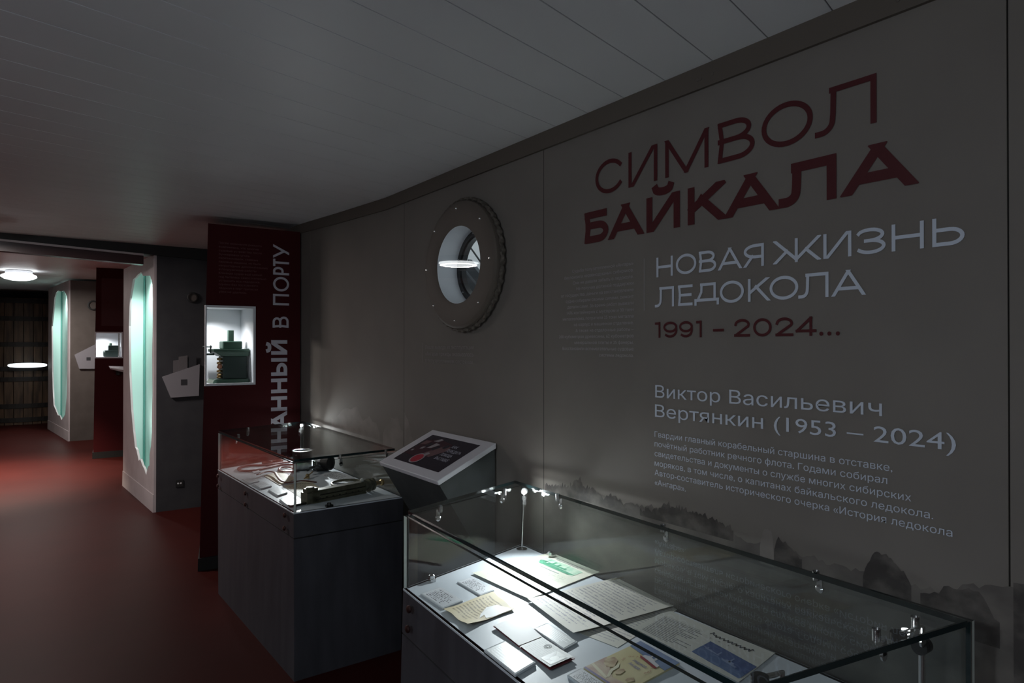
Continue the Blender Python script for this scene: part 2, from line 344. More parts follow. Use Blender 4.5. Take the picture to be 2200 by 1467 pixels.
G = {
 'С': [arc(.52, .5, .52, .5, 38, 322, 30)],
 'И': [[(0, 0), (0, 1)], [(1, 0), (1, 1)], [(0.04, -.1), (.96, 1.1)]],
 'М': [[(0, 0), (0, 1)], [(1, 0), (1, 1)], [(-.03, 1.1), (.5, -.02)], [(1.03, 1.1), (.5, -.02)]],
 'В': [KINK, bowl(.53, 1, 0, .90), bowl(0, .53, .05, 1)],
 'О': [arc(.5, .5, .5, .5, 0, 360, 40)],
 'Л': [[(1, 0), (1, 1)], [(.27, 1), (1, 1)], [(.30, 1), (.29, .42)] + arc(.06, .28, .22, .28, 0, -90, 10) + [(0, 0)]],
 'Б': [KINK, [(0, 1), (.92, 1)], bowl(0, .57, .05, 1, .6)],
 'А': [[(-.04, -.1), (.54, 1.1)], [(1.04, -.1), (.46, 1.1)], [(.2, .26), (.8, .26)]],
 'К': [[(0, 0), (0, 1)], [(.02, .36), (1.02, 1.1)], [(.36, .66), (1.06, -.1)]],
 'Н': [[(0, 0), (0, 1)], [(1, 0), (1, 1)], [(0, .5), (1, .5)]],
 'Я': [[(1, 0), (1, 1)], [(1 - x, y) for x, y in bowl(.42, 1, 0, 1, .4)], [(.42, .45), (-.04, -.1)]],
 'Ж': [[(.5, 0), (.5, 1)], [(-.03, 1.05), (.5, .06)], [(1.03, 1.05), (.5, .06)], [(-.03, -.06), (.27, .5)], [(1.03, -.06), (.73, .5)]],
 'З': [[(.02, .86)] + arc(.45, .76, .50, .24, 140, -90, 16) + [(.3, .52)], [(.3, .52)] + arc(.48, .26, .52, .26, 90, -148, 18)],
 'Ь': [[(0, 0), (0, 1)], bowl(0, .58, 0, 1, .55)],
 'Ы': [[(0, 0), (0, 1)], bowl(0, .58, 0, .66, .5), [(1, 0), (1, 1)]],
 'Е': [KINK, [(0, 1), (1, 1)], [(.05, .52), (.92, .52)], [(0, 0), (1, 0)]],
 'Д': [[(.26, 1), (.86, 1)], [(.86, .17), (.86, 1)], [(.28, 1), (.27, .6), (.10, .17)], [(0, .17), (1, .17)], [(0, -.04), (0, .17)], [(1, -.04), (1, .17)]],
 'П': [[(0, 0), (0, 1), (1, 1), (1, 0)]],
 'Р': [[(0, 0), (0, 1)], bowl(.40, 1, 0, 1, .5)],
 'Т': [[(.5, 0), (.5, 1)], [(0, 1), (1, 1)]],
 'У': [[(-.04, 1.1), (.52, .3)], [(1.04, 1.1), (.30, -.1)]],
 '1': [[(.85, 0), (.85, 1)], [(-.2, .98), (.85, .98)]],
 '9': [arc(.5, .68, .5, .32, 0, 360, 28), [(1, .68)] + arc(.48, .42, .52, .42, 0, -130, 14)],
 '2': [[(.02, .72)] + arc(.5, .72, .47, .28, 165, -25, 16) + [(.02, 0)], [(0, 0), (1, 0)]],
 '0': [arc(.5, .5, .5, .5, 0, 360, 36)],
 '4': [[(.78, 0), (.78, 1)], [(0, .22), (1.02, .22)], [(0, .22), (.78, 1.0)]],
}
G['Й'] = G['И']
def stroke_polys(pts, w):
    """quads along a polyline of thickness w with mitred joins and square ends"""
    P = [Vector((a, b)) for a, b in pts]; Q = [P[0]]
    for p in P[1:]:
        if (p - Q[-1]).length > 1e-6: Q.append(p)
    P = Q; closed = (P[0] - P[-1]).length < 1e-4 and len(P) > 3
    if closed: P = P[:-1]
    n = len(P); h = w / 2
    if not closed:
        P = P[:]; P[0] = P[0] - (P[1] - P[0]).normalized() * h; P[-1] = P[-1] + (P[-1] - P[-2]).normalized() * h
    L, R = [], []
    for i in range(n):
        a = P[i - 1] if (closed or i > 0) else None; b = P[(i + 1) % n] if (closed or i < n - 1) else None
        d0 = (P[i] - a).normalized() if a is not None else None; d1 = (b - P[i]).normalized() if b is not None else None
        if d0 is None: d0 = d1
        if d1 is None: d1 = d0
        t = (d0 + d1)
        t = t.normalized() if t.length > 1e-6 else d0
        nrm = Vector((-t.y, t.x)); k = h / max(0.45, nrm.dot(Vector((-d0.y, d0.x))))
        L.append(P[i] + nrm * k); R.append(P[i] - nrm * k)
    out = []
    for i in range(n if closed else n - 1):
        j = (i + 1) % n; out.append([tuple(L[i]), tuple(R[i]), tuple(R[j]), tuple(L[j])])
    return out
def glyph(ch, W, H, w):
    """polygons of one capital in a box W x H metres with stroke w metres"""
    if ch == '.': return [arc(W / 2, W / 2, W / 2, W / 2, 0, 360, 14)[:-1]]
    if ch == '–': return [[(0, H * .40 - w / 2), (W, H * .40 - w / 2), (W, H * .40 + w / 2), (0, H * .40 + w / 2)]]
    out = []
    for ist, st in enumerate(G[ch]):
        pts = [(w / 2 + u * (W - w), w / 2 + v * (H - w)) for u, v in st]
        low = -0.2 * H if ch in 'Д' else 0.0
        for q in stroke_polys(pts, w):
            c = clip_poly(q, low, H)
            if c: out.append([(p[0], p[1], ist) for p in c])
    if ch == 'Й':
        for q in stroke_polys(arc(W * .5, H * 1.20, W * .22, H * .10, 180, 360, 10), w): out.append([(p[0], p[1], 0) for p in q])
    return out
FC = {}; FG = {}
def text_mesh(body, res=3):
    """outlines of the face filled contour by contour (its letters are built from overlapping pieces)"""
    c = bpy.data.curves.new('lettering', 'FONT'); c.body = body; c.size = 1
    o = bpy.data.objects.new('lettering', c); C.objects.link(o)
    dg = bpy.context.evaluated_depsgraph_get(); cu = o.evaluated_get(dg).to_curve(dg); loops = []
    for sp in cu.splines:
        bp = sp.bezier_points; L = []
        for a, b in zip(list(bp), list(bp)[1:] + [bp[0]]):
            p0, p1, p2, p3 = (Vector(q[:2]) for q in (a.co, a.handle_right, b.handle_left, b.co))
            straight = abs((p1 - p0).cross(p3 - p0)) < 1e-6 and abs((p2 - p0).cross(p3 - p0)) < 1e-6
            for k in range(1 if straight else res):
                t = k / res; L.append(p0 * (1 - t) ** 3 + 3 * p1 * t * (1 - t) ** 2 + 3 * p2 * t * t * (1 - t) + p3 * t ** 3)
        if body[0] in 'ьы': L = [Vector((.1638, p.y)) if abs(p.x - .149) < .0015 else p for p in L]   # the bowl is drawn over the stem
        D = [p for n, p in enumerate(L) if (p - L[n - 1]).length > 1e-5]
        if len(D) > 2: loops.append(D)
    o.to_curve_clear(); bpy.data.objects.remove(o); bpy.data.curves.remove(c)
    area = lambda L: sum(L[k - 1].x * L[k].y - L[k].x * L[k - 1].y for k in range(len(L))) / 2
    def inside(p, L):
        r = False
        for k in range(len(L)):
            a, b = L[k - 1], L[k]
            if (a.y > p.y) != (b.y > p.y) and p.x < (b.x - a.x) * (p.y - a.y) / (b.y - a.y) + a.x: r = not r
        return r
    if not loops: return [], []
    sgn = 1 if area(max(loops, key=lambda L: abs(area(L)))) > 0 else -1
    outer = [L for L in loops if area(L) * sgn > 0]; holes = [L for L in loops if area(L) * sgn <= 0]; vs, fs = [], []
    for oi, L in enumerate(outer):
        bm = bmesh.new(); es = []
        for lp in [L] + [h for h in holes if abs(area(h)) < abs(area(L)) and inside(h[0], L)]:
            q = [bm.verts.new((p.x, p.y, 0)) for p in lp]; es += [bm.edges.new((q[k], q[(k + 1) % len(q)])) for k in range(len(q))]
        bmesh.ops.triangle_fill(bm, edges=es, use_beauty=True); bm.verts.index_update(); n = len(vs)
        vs += [(v.co.x, v.co.y, oi) for v in bm.verts]; fs += [tuple(v.index + n for v in f.verts) for f in bm.faces]; bm.free()
    return vs, fs
def one_char(ch):
    """outline and advance of one character of the built-in face"""
    if ch not in FG:
        H1 = max(p[0] for p in text_mesh('Н', 1)[0])
        if ch == ' ': vs, fs = [], []; adv = max(p[0] for p in text_mesh('Н Н', 1)[0]) - max(p[0] for p in text_mesh('НН', 1)[0])
        else: vs, fs = text_mesh(ch, 3); adv = max(p[0] for p in text_mesh(ch + 'Н', 1)[0]) - H1
        FG[ch] = (vs, fs, adv)
    return FG[ch]
def font_poly(text):
    """flat mesh of a line: cap height 1, left edge 0; set character by character"""
    if text in FC: return FC[text]
    vs, fs, x = [], [], 0.0
    for ch in text:
        v, f, adv = one_char(ch); o = len(vs); vs += [(a + x, b, c) for a, b, c in v]; fs += [tuple(i + o for i in p) for p in f]; x += adv
    x0 = min(v[0] for v in vs); x1 = max(v[0] for v in vs); k = 1 / 0.728
    FC[text] = ([((a - x0) * k, b * k, c) for a, b, c in vs], fs, (x1 - x0) * k); return FC[text]
class Lettering(MB):
    def frame(s, o, ex, ey): s.o, s.ex, s.ey = Vector(o), Vector(ex), Vector(ey); return s
    def pt(s, a, b): return s.o + s.ex * a + s.ey * b
    def poly(s, q): s.add([s.pt(a, b) for a, b in q], [tuple(range(len(q)))])
    def rect(s, a0, a1, b0, b1): s.poly([(a0, b0), (a1, b0), (a1, b1), (a0, b1)])
    def caps(s, ch, a0, a1, b0, H, w):
        nrm = s.ex.cross(s.ey) * 4e-5
        for q in glyph(ch, a1 - a0, H, w):   # strokes of a letter lie one over the other like cut vinyl
            s.add([s.pt(a0 + p[0], b0 + p[1]) + nrm * (p[2] if len(p) > 2 else 0) for p in q], [tuple(range(len(q)))])
    def font(s, text, a0, a1, b0, cap):
        vs, fs, W = font_poly(text); k = (a1 - a0) / W
        n = s.ex.cross(s.ey) * 4e-5; s.add([s.pt(a0 + x * k, b0 + y * cap) + n * c for x, y, c in vs], fs)

# ================================================================== SETTING
XW = 1.70
def zc(y):
    pts = [(-5, 2.465), (3.7, 2.465), (4.5, 2.50), (5.3, 2.54), (6.4, 2.555), (7.5, 2.56), (11, 2.71), (13, 2.72), (19, 2.74)]
    for (a, b), (c, d) in zip(pts, pts[1:]):
        if y <= c: return b + (d - b) * (y - a) / (c - a)
    return pts[-1][1]
mb = MB(); mb.box(-2.7, 2.75, -4.0, 18.6, -0.08, 0.0); structure(mb.build('floor', 'floor'))
# ceiling boards run across the room, slightly askew; recessed seams between them
mb = MB(); slope = 0.275; step = 0.19; g = 0.0022; y = -5.2
while y < 19.5:
    x0, x1 = -2.7, XW + 0.10
    q = [(x0, y + slope * x0 + g), (x1, y + slope * x1 + g), (x1, y + step + slope * x1 - g), (x0, y + step + slope * x0 - g)]
    mb.m = 0; mb.hexa([(a, b, zc(b)) for a, b in q], [(a, b, zc(b) + 0.05) for a, b in q])
    q = [(x0, y + slope * x0 - g), (x1, y + slope * x1 - g), (x1, y + slope * x1 + g), (x0, y + slope * x0 + g)]
    mb.m = 1; mb.hexa([(a, b, zc(b) + 0.003) for a, b in q], [(a, b, zc(b) + 0.05) for a, b in q])
    y += step
structure(mb.build('ceiling', ['ceil', 'ceilgap']))
# right wall: panels with narrow gaps, one has the porthole opening
PC = (2.803, 1.983); ER = 1.09
def ellipse(r, n=64, cy=PC[0], cz=PC[1]): return [(cy + r * ER * math.cos(2 * PI * k / n), cz + r * math.sin(2 * PI * k / n)) for k in range(n)]
SEAMS = [-4.0, -1.0, 0.582, 2.197, 3.472, 5.05, 7.4, 9.4, 11.4, 13.6, 16, 18.6]
mb = MB()
for a, b in zip(SEAMS, SEAMS[1:]):
    a += 0.0018; b -= 0.0018
    if a < PC[0] < b:
        bm = bmesh.new(); loops = [[(a, 0), (b, 0), (b, 2.6), (a, 2.6)], ellipse(0.200)]
        es = []
        for lp in loops:
            vs = [bm.verts.new((XW, p[0], p[1])) for p in lp]
            es += [bm.edges.new((vs[i], vs[(i + 1) % len(vs)])) for i in range(len(vs))]
        bmesh.ops.triangle_fill(bm, edges=es, use_beauty=True); bm.verts.index_update()
        mb.add([v.co.copy() for v in bm.verts], [tuple(v.index for v in f.verts) for f in bm.faces]); bm.free()
    else: mb.box(XW, XW + 0.02, a, b, 0, 2.76)
mb.m = 1
for s in SEAMS[1:-1]: mb.box(XW + (0.0004 if s in (2.197, 3.472) else 0.006), XW + 0.021, s - 0.0045, s + 0.0045, 0, 2.76)
wall = structure(mb.build('wall_right', ['wall', 'gap']))
# cornice strip following the ceiling
mb = MB()
ys = [-4 + 0.1 * i for i in range(226)]
for y0, y1 in zip(ys, ys[1:]):
    for xx0, xx1, d0, d1 in ((XW - 0.012, XW, 0.070, 0.0),):
        mb.hexa([(xx0, y0, zc(y0) - d0), (xx1, y0, zc(y0) - d0), (xx1, y1, zc(y1) - d0), (xx0, y1, zc(y1) - d0)], [(xx0, y0, zc(y0)), (xx1, y0, zc(y0)), (xx1, y1, zc(y1)), (xx0, y1, zc(y1))])
tr = structure(mb.build('trim_1', 'trim'))
mb = MB()
for yy in (1.345, 1.39, 1.40, 0.80, 2.9, 4.3):
    mb.lathe((XW - 0.0121, yy, 2.425), (-1, 0, 0), [(0, .006), (.0015, .005)], 10)
mb.build('screw', 'frame', tr)
mb = MB(); mb.box(-2.78, -2.7, -4, 18.6, 0, 2.8); structure(mb.build('wall_left', 'wall'))
mb = MB(); mb.box(-2.7, 1.8, 18.6, 18.7, 0, 2.8); structure(mb.build('wall_far', 'dark'))
mb = MB(); mb.box(-2.7, 1.8, -4.1, -4.0, 0, 2.5); structure(mb.build('wall_back', 'wall'))
# cross beam over the aisle
def tilt(x, z): return z - 0.04 * (x + 0.23)
def xbar(mb, x0, x1, y0, y1, z0, z1):
    mb.hexa([(x0, y0, tilt(x0, z0)), (x1, y0, tilt(x1, z0)), (x1, y1, tilt(x1, z0)), (x0, y1, tilt(x0, z0))], [(x0, y0, tilt(x0, z1)), (x1, y0, tilt(x1, z1)), (x1, y1, tilt(x1, z1)), (x0, y1, tilt(x0, z1))])
mb = MB(); xbar(mb, -2.7, 1.0, 7.30, 7.42, 2.512, 2.66); xbar(mb, 1.0, 1.69, 7.30, 7.325, 2.512, 2.66)
mb.m = 1; xbar(mb, -2.7, 0.86, 7.29, 7.42, 2.494, 2.512); mb.m = 2; xbar(mb, -2.7, 0.86, 7.31, 7.42, 2.412, 2.494)
structure(mb.build('trim_2', ['plinth', 'colface', mat('beam_dark_red', (0.030, 0.010, 0.011), 0.35)]))

# ice printed on the wall: flat prints just proud of the panels
def ice(name, m, pts):
    l = Lettering().frame((XW - 0.0006, 0, 0), (0, 1, 0), (0, 0, 1)); bm = bmesh.new()
    vs = [bm.verts.new((a, b, 0)) for a, b in pts]; es = [bm.edges.new((vs[i], vs[(i + 1) % len(vs)])) for i in range(len(vs))]
    bmesh.ops.triangle_fill(bm, edges=es); bm.verts.index_update()
    l.add([l.pt(v.co.x, v.co.y) for v in bm.verts], [tuple(v.index for v in f.verts) for f in bm.faces]); bm.free()
    return l.build(name, m, wall)
def ridge(top, y0, y1, jit=0.012, n=60):
    out = []
    for i in range(n + 1):
        yy = y0 + (y1 - y0) * i / n
        for (a, b), (c, d) in zip(top, top[1:]):
            if min(a, c) <= yy <= max(a, c): z = b + (d - b) * (yy - a) / (c - a)
        out.append((yy, z + random.uniform(-jit, jit) + (random.uniform(0, 1.6 * jit) if random.random() < .3 else 0)))
    return out
def band(name, m, top, low, jit=0.010, n=60, eps=0.0):
    y0, y1 = top[0][0], top[-1][0]; t = ridge(top, y0, y1, jit, n); b = [(a, low if not callable(low) else low(a)) for a, _ in t]
    o = ice(name, m, t + b[::-1]); 
    if eps:
        for v in o.data.vertices: v.co.x -= eps
    return o
band('printed_ice', 'ice_mid', [(0.1, 1.09), (0.584, 1.087), (0.65, 1.072), (0.708, 1.044), (0.79, 1.03), (0.83, 1.03), (0.92, 1.03), (1.03, 1.032), (1.10, 1.036), (1.24, 1.033), (1.31, 1.05), (1.40, 1.07), (1.55, 1.065), (1.74, 1.046), (1.84, 1.058), (1.94, 1.065), (2.06, 1.045), (2.19, 1.036)], 0.2, 0.007, 190)
band('printed_ice', 'ice_dark', [(1.28, 1.055), (1.33, 1.066), (1.42, 1.078), (1.50, 1.075), (1.55, 1.083), (1.58, 1.055), (1.66, 1.035)], lambda a: 1.02, 0.007, 70, 0.0004)
band('printed_ice', 'ice_dark', [(1.72, 1.03), (1.76, 1.05), (1.80, 1.066), (1.84, 1.046), (1.90, 1.07), (1.95, 1.066), (1.975, 1.10), (1.99, 1.085), (2.03, 1.055), (2.09, 1.048), (2.19, 1.036)], lambda a: 1.015, 0.007, 90, 0.0004)
band('printed_ice', 'ice_dark', [(0.78, 1.035), (0.80, 1.06), (0.825, 1.085), (0.85, 1.092), (0.87, 1.086), (0.885, 1.05), (0.895, 1.02)], lambda a: 0.99, 0.004, 20, 0.0004)
band('printed_ice', 'ice_pale', [(1.145, 1.02), (1.15, 1.075), (1.165, 1.082), (1.178, 1.078), (1.19, 1.03)], lambda a: 0.98, 0.003, 12, 0.0004)
band('printed_ice', 'ice_dark', [(1.06, 1.02), (1.09, 1.045), (1.135, 1.064), (1.145, 1.02)], lambda a: 0.985, 0.004, 12, 0.0005)
band('printed_ice', 'ice_dark', [(0.60, 1.00), (0.64, 1.065), (0.69, 1.05), (0.76, 1.02)], lambda a: 0.95, 0.006, 16, 0.0004)
band('printed_ice', 'ice_dark', [(0.1, 1.07), (0.40, 1.085), (0.575, 1.09)], lambda a: 0.86, 0.006, 16, 0.0004)
band('printed_ice', 'ice_pale', [(3.48, 1.10), (3.56, 1.20), (3.64, 1.16), (3.75, 1.09)], lambda a: 0.98, 0.010, 12)
band('printed_ice', 'ice_pale', [(3.80, 1.08), (3.95, 1.16), (4.05, 1.14), (4.15, 1.20), (4.36, 1.18), (4.6, 1.08)], lambda a: 0.98, 0.012, 16)
band('printed_ice', 'ice_pale', [(3.30, 1.02), (3.38, 1.10), (3.42, 1.19), (3.465, 1.23)], lambda a: 0.98, 0.008, 10)

# ================================================================== WALL LETTERING
EPS = 0.0022
def wall_letters(y0=0.0): return Lettering().frame((XW - EPS, y0, 0), (0, -1, 0), (0, 0, 1))
def caps_line(name, label, text, spans, b0, H, w, m):
    l = wall_letters()
    for ch, (ya, yb) in zip(text, spans): l.caps(ch, -ya, -yb, b0, H, w)
    o = l.build(name, m, base=(XW - EPS, spans[len(spans) // 2][0], b0)); return tag(o, label, 'lettering')
caps_line('wall_title', 'large thin dark red word СИМВОЛ, topmost lettering on the brown wall', 'СИМВОЛ', [(1.883, 1.737), (1.712, 1.578), (1.543, 1.368), (1.333, 1.204), (1.181, 1.025), (1.019, 0.857)], 2.149, 0.122, 0.0150, 'titlered')
caps_line('wall_title', 'large bold dark red word БАЙКАЛА on the brown wall', 'БАЙКАЛА', [(1.943, 1.814), (1.806, 1.647), (1.627, 1.481), (1.449, 1.31), (1.301, 1.135), (1.127, 0.96), (0.94, 0.77)], 1.980, 0.117, 0.0265, 'titlered')
caps_line('wall_subtitle', 'pale capital words НОВАЯ ЖИЗНЬ below the bold red title', 'НОВАЯЖИЗНЬ', [(1.582, 1.511), (1.498, 1.415), (1.405, 1.339), (1.331, 1.249), (1.241, 1.174), (1.14, 1.007), (0.996, 0.921), (0.908, 0.836), (0.822, 0.749), (0.731, 0.664)], 1.8265, 0.065, 0.0088, 'vinyl')
caps_line('wall_subtitle', 'pale capital word ЛЕДОКОЛА above the red years', 'ЛЕДОКОЛА', [(1.589, 1.506), (1.489, 1.43), (1.423, 1.329), (1.326, 1.241), (1.227, 1.156), (1.156, 1.068), (1.068, 0.982), (0.972, 0.887)], 1.7265, 0.066, 0.0088, 'vinyl')
caps_line('wall_years', 'dark red years 1991 – 2024... on the brown wall', '1991–2024...', [(1.586, 1.563), (1.552, 1.493), (1.485, 1.43), (1.414, 1.393), (1.352, 1.312), (1.275, 1.22), (1.21, 1.15), (1.138, 1.083), (1.076, 1.017), (1.008, 0.997), (0.986, 0.975), (0.963, 0.952)], 1.6255, 0.052, 0.0078, 'titlered')
l = wall_letters(); l.rect(-1.6385, -1.6365, 1.718, 1.895); tag(l.build('divider_line', 'vinyl_dim', base=(XW - EPS, 1.637, 1.718)), 'thin pale vertical line between the small paragraph and the pale capitals', 'line')
l = wall_letters(); l.font('Виктор Васильевич', -1.588, -0.846, 1.4275, 0.041); l.font('Вертянкин (1953 – 2024)', -1.589, -0.683, 1.3630, 0.041)
tag(l.build('name_lettering', 'vinyl', base=(XW - EPS, 1.2, 1.36)), 'pale two-line name with years in brackets on the brown wall', 'lettering')
l = wall_letters()
for t, yr, b in [('Гвардии главный корабельный старшина в отставке,', .822, 1.296), ('почётный работник речного флота. Годами собирал', .834, 1.264), ('свидетельства и документы о службе многих сибирских', .779, 1.232), ('моряков, в том числе, о капитанах байкальского ледокола.', .731, 1.2), ('Автор-составитель исторического очерка «История ледокола', .691, 1.1685), ('«Ангара».', 1.459, 1.1365)]:
    l.font(t, -1.591, -yr, b, 0.0185)
tag(l.build('wall_paragraph', 'vinyl', base=(XW - EPS, 1.2, 1.2)), 'pale six-line paragraph under the two-line name', 'lettering')
l = wall_letters()
TXT = ['Судьба полузатопленной «Ангары»', 'беспокоила неравнодушных сибиряков.', 'Они не давали забыть о ледоколе.', 'Не получив должной поддержки', 'от государства, деньги на восстановление', 'судна собирали своими силами, ремонт', 'делали сами. За время работ вывезли', '1476 контейнеров с мусором и 30 тонн', 'металлолома, потратили 25 тонн металла', 'на корпус и машинное отделение.', 'А также на отделочные работы –', '200 кубометров древесины, 62 кубометров', 'минеральной плиты и 25 фанеры.', 'Восстановили вспомогательные судовые', 'системы ледокола.']
for i, (t, yl) in enumerate(zip(TXT, [2.015, 2.062, 2.01, 1.99, 2.082, 2.054, 2.044, 2.047, 2.072, 2.005, 1.995, 2.095, 2.002, 2.074, 1.863])):
    l.font(t, -yl, -1.688, 1.879 - i * 0.02280, 0.0118)
tag(l.build('wall_paragraph', 'vinyl_dim', base=(XW - EPS, 1.9, 1.7)), 'small grey right-aligned paragraph of fifteen lines beside the thin vertical line', 'lettering')
l = wall_letters()
for t, b in (('После вывода из эксплуатации', 1.582), ('«Ангара» трижды оказывалось', 1.5475), ('в полузатопленном состоянии.', 1.5125)): l.font(t, -3.215, -2.733, b, 0.0195)
l.rect(-3.2455, -3.2425, 1.508, 1.615)
tag(l.build('caption_lettering', mat('caption_vinyl', (0.27, 0.25, 0.24), 0.6), base=(XW - EPS, 3.0, 1.5)), 'small grey three-line caption below the porthole', 'lettering')

# ================================================================== PORTHOLE
ph = thing('porthole', 'round brown porthole frame with steel screws and a grey tunnel, on the wall', 'porthole', (XW, PC[0], PC[1]))
def ering(mb, prof, n=72):
    """prof: (x, r) pairs, an elliptic ring, profile closed"""
    vs = []
    for x, r in prof:
        for a, b in ellipse(r, n): vs.append((x, a, b))
    m = len(prof); fs = [(i * n + k, i * n + (k + 1) % n, ((i + 1) % m) * n + (k + 1) % n, ((i + 1) % m) * n + k) for i in range(m) for k in range(n)]
    mb.add(vs, fs)
mb = MB(); ering(mb, [(1.699, .302), (1.668, .305), (1.657, .302), (1.651, .293), (1.649, .285), (1.649, .190), (1.652, .184), (1.699, .184)]); mb.build('frame_ring', 'frame', ph, smooth=True)
mb = MB(); n = 240; k = 8; vs = []
for i in range(n):
    t = 2 * PI * i / n; tw = 44 * t
    for j in range(k):
        a = 2 * PI * j / k; rr = 0.0085 * (1 + 0.35 * math.cos(2 * (a - tw / 2))); R = 0.311 + rr * math.cos(a)
        vs.append((1.681 + rr * 1.3 * math.sin(a), PC[0] + R * ER * math.cos(t), PC[1] + R * math.sin(t)))
mb.add(vs, [(i * k + j, i * k + (j + 1) % k, ((i + 1) % n) * k + (j + 1) % k, ((i + 1) % n) * k + j) for i in range(n) for j in range(k)])
mb.build('rope_trim', 'rope', ph, smooth=True)
for yy, zz in [(2.813, 2.252), (2.602, 2.173), (3.025, 2.172), (2.522, 1.986), (3.109, 1.986), (2.614, 1.794), (3.034, 1.801), (2.826, 1.718)]:
    mb = MB(); mb.lathe((1.6492, yy, zz), (-1, 0, 0), [(0, .0065), (.002, .006), (.0045, .003)], 12); mb.build('screw', 'steel', ph, smooth=True)
mb = MB(); ering(mb, [(1.653, .1835), (1.653, .192), (1.80, .192), (1.80, .1835)]); mb.build('tunnel', 'tunnel', ph, smooth=True)
mb = MB(); ering(mb, [(1.765, .1832), (1.765, .158), (1.772, .150), (1.80, .150), (1.80, .1832)]); mb.build('inner_ring', 'black', ph, smooth=True)
for k_ in range(6):
    a = 2 * PI * k_ / 6 + .3; mb = MB(); mb.lathe((1.7645, PC[0] + .171 * ER * math.cos(a), PC[1] + .171 * math.sin(a)), (-1, 0, 0), [(0, .004), (.003, .003)], 10); mb.build('rivet', 'steel', ph)
mb = MB(); mb.add([(1.785, a, b) for a, b in ellipse(.1495)], [tuple(range(64))]); mb.build('outer_pane', 'glass', ph)
mb = MB(); mb.add([(1.656, a, b) for a, b in ellipse(.1832)], [tuple(range(64))]); mb.build('front_pane', 'glass', ph)
# the deck rail seen through the porthole
rl = thing('deck_rail', 'dark slanting rail and grey plate outside, seen through the porthole glass', 'railing', (2.45, 4.0, 0.0))
mb = MB(); mb.cyl((2.45, 4.12, 2.386), (2.45, 3.72, 2.043), 0.006, n=10); mb.build('rail', 'black', rl, smooth=True)
mb = MB(); mb.cyl((2.45, 4.12, 0.0), (2.45, 4.12, 2.39), 0.012, n=10); mb.build('post', 'black', rl, smooth=True)
mb = MB(); mb.hexa([(2.44, 4.040, 2.130), (2.47, 4.040, 2.130), (2.47, 3.80, 1.955), (2.44, 3.80, 1.955)], [(2.44, 4.00, 2.190), (2.47, 4.00, 2.190), (2.47, 3.80, 2.035), (2.44, 3.80, 2.035)])
mb.hexa([(2.44, 4.14, 2.095), (2.47, 4.14, 2.095), (2.47, 3.90, 1.92), (2.44, 3.90, 1.92)], [(2.44, 4.10, 2.15), (2.47, 4.10, 2.15), (2.47, 3.86, 1.975), (2.44, 3.86, 1.975)])
mb.build('plate', mat('grey_plate', (0.10, 0.12, 0.14), 0.5), rl)

# ================================================================== RED NICHE PANELS
def niche_panel(name, label, x0, x1, y0, y1, zt, nx1, nz0, nz1, lean):
    p = thing(name, label, 'panel', (x0, y0, 0))
    def sx(x, z): return x + (lean * (z / zt - 1) if x < x0 + 0.12 else 0)
    def blk(mb, a, b, z0, z1, yy0=y0, yy1=y1):
        k = (x0 * (y1 / y0) - x0 + .012) if a < x0 + .01 else 0     # the open side is splayed
        mb.hexa([(sx(a, z0), yy0, z0), (b, yy0, z0), (b, yy1, z0), (sx(a, z0) + k, yy1, z0)], [(sx(a, z1), yy0, z1), (b, yy0, z1), (b, yy1, z1), (sx(a, z1) + k, yy1, z1)])
    mb = MB(); blk(mb, x0, x1, 0.09, nz0); blk(mb, x0, x1, nz1, zt); blk(mb, nx1, x1, nz0, nz1); mb.build('body', 'redpanel', p)
    mb = MB(); blk(mb, x0 - 0.012, x1, 0.0, 0.09, y0 - 0.012, y1); mb.build('plinth', 'plinth', p)
    f = 0.016; zm = (nz0 + nz1) / 2
    mb = MB(); a = sx(x0, zm)
    mb.box(a, nx1, y0 - 0.008, y0 + 0.012, nz0, nz0 + f); mb.box(a, nx1, y0 - 0.008, y0 + 0.012, nz1 - f, nz1); mb.box(nx1 - f, nx1, y0 - 0.008, y0 + 0.012, nz0 + f, nz1 - f); mb.box(a, a + 0.010, y0 - 0.008, y0 + 0.012, nz0 + f, nz1 - f)
    mb.build('niche_frame', 'white', p)
    mb = MB(); d = y1 - 0.03
    kk = x0 * (d / y0) - x0 + .010
    mb.box(a + kk, nx1 - .001, d, d + .02, nz0 + .001, nz1 - .001); mb.box(nx1 - .012, nx1 - .001, y0 + .013, d, nz0 + .001, nz1 - .001)
    for za, zb in ((nz0 + .001, nz0 + .010), (nz1 - .010, nz1 - .001)): mb.prism([(a + .004, y0 + .013), (nx1 - .012, y0 + .013), (nx1 - .012, d), (a + kk, d)], za, zb)
    mb.build('niche_lining', 'niche', p)
    mb = MB(); mb.prism([(a + .002, y0 + .013), (a + .006, y0 + .013), (a + kk + .002, d), (a + kk - .002, d)], nz0 + .011, nz1 - .011); mb.build('side_glass', 'glass', p)
    return p, a, d
pn, na, nd = niche_panel('niche_panel', 'tall dark red panel with vertical white words В ПОРТУ and a lit display niche', 1.026, 1.69, 5.25, 5.66, 2.475, 1.355, 1.310, 1.889, 0.053)
l = Lettering().frame((1.598, 5.2485, 0), (0, 0, 1), (-1, 0, 0))
for ch, a, b in [('П', 1.905, 1.990), ('О', 2.010, 2.120), ('Р', 2.135, 2.195), ('Т', 2.200, 2.255), ('У', 2.265, 2.362)]: l.caps(ch, a, b, -0.005, 0.120, 0.0165)
for ch, a, b in [('В', 1.735, 1.820)]: l.caps(ch, a, b, -0.002, 0.120, 0.0165)
l2 = Lettering().frame((1.590, 5.2485, 0), (0, 0, 1), (-1, 0, 0))
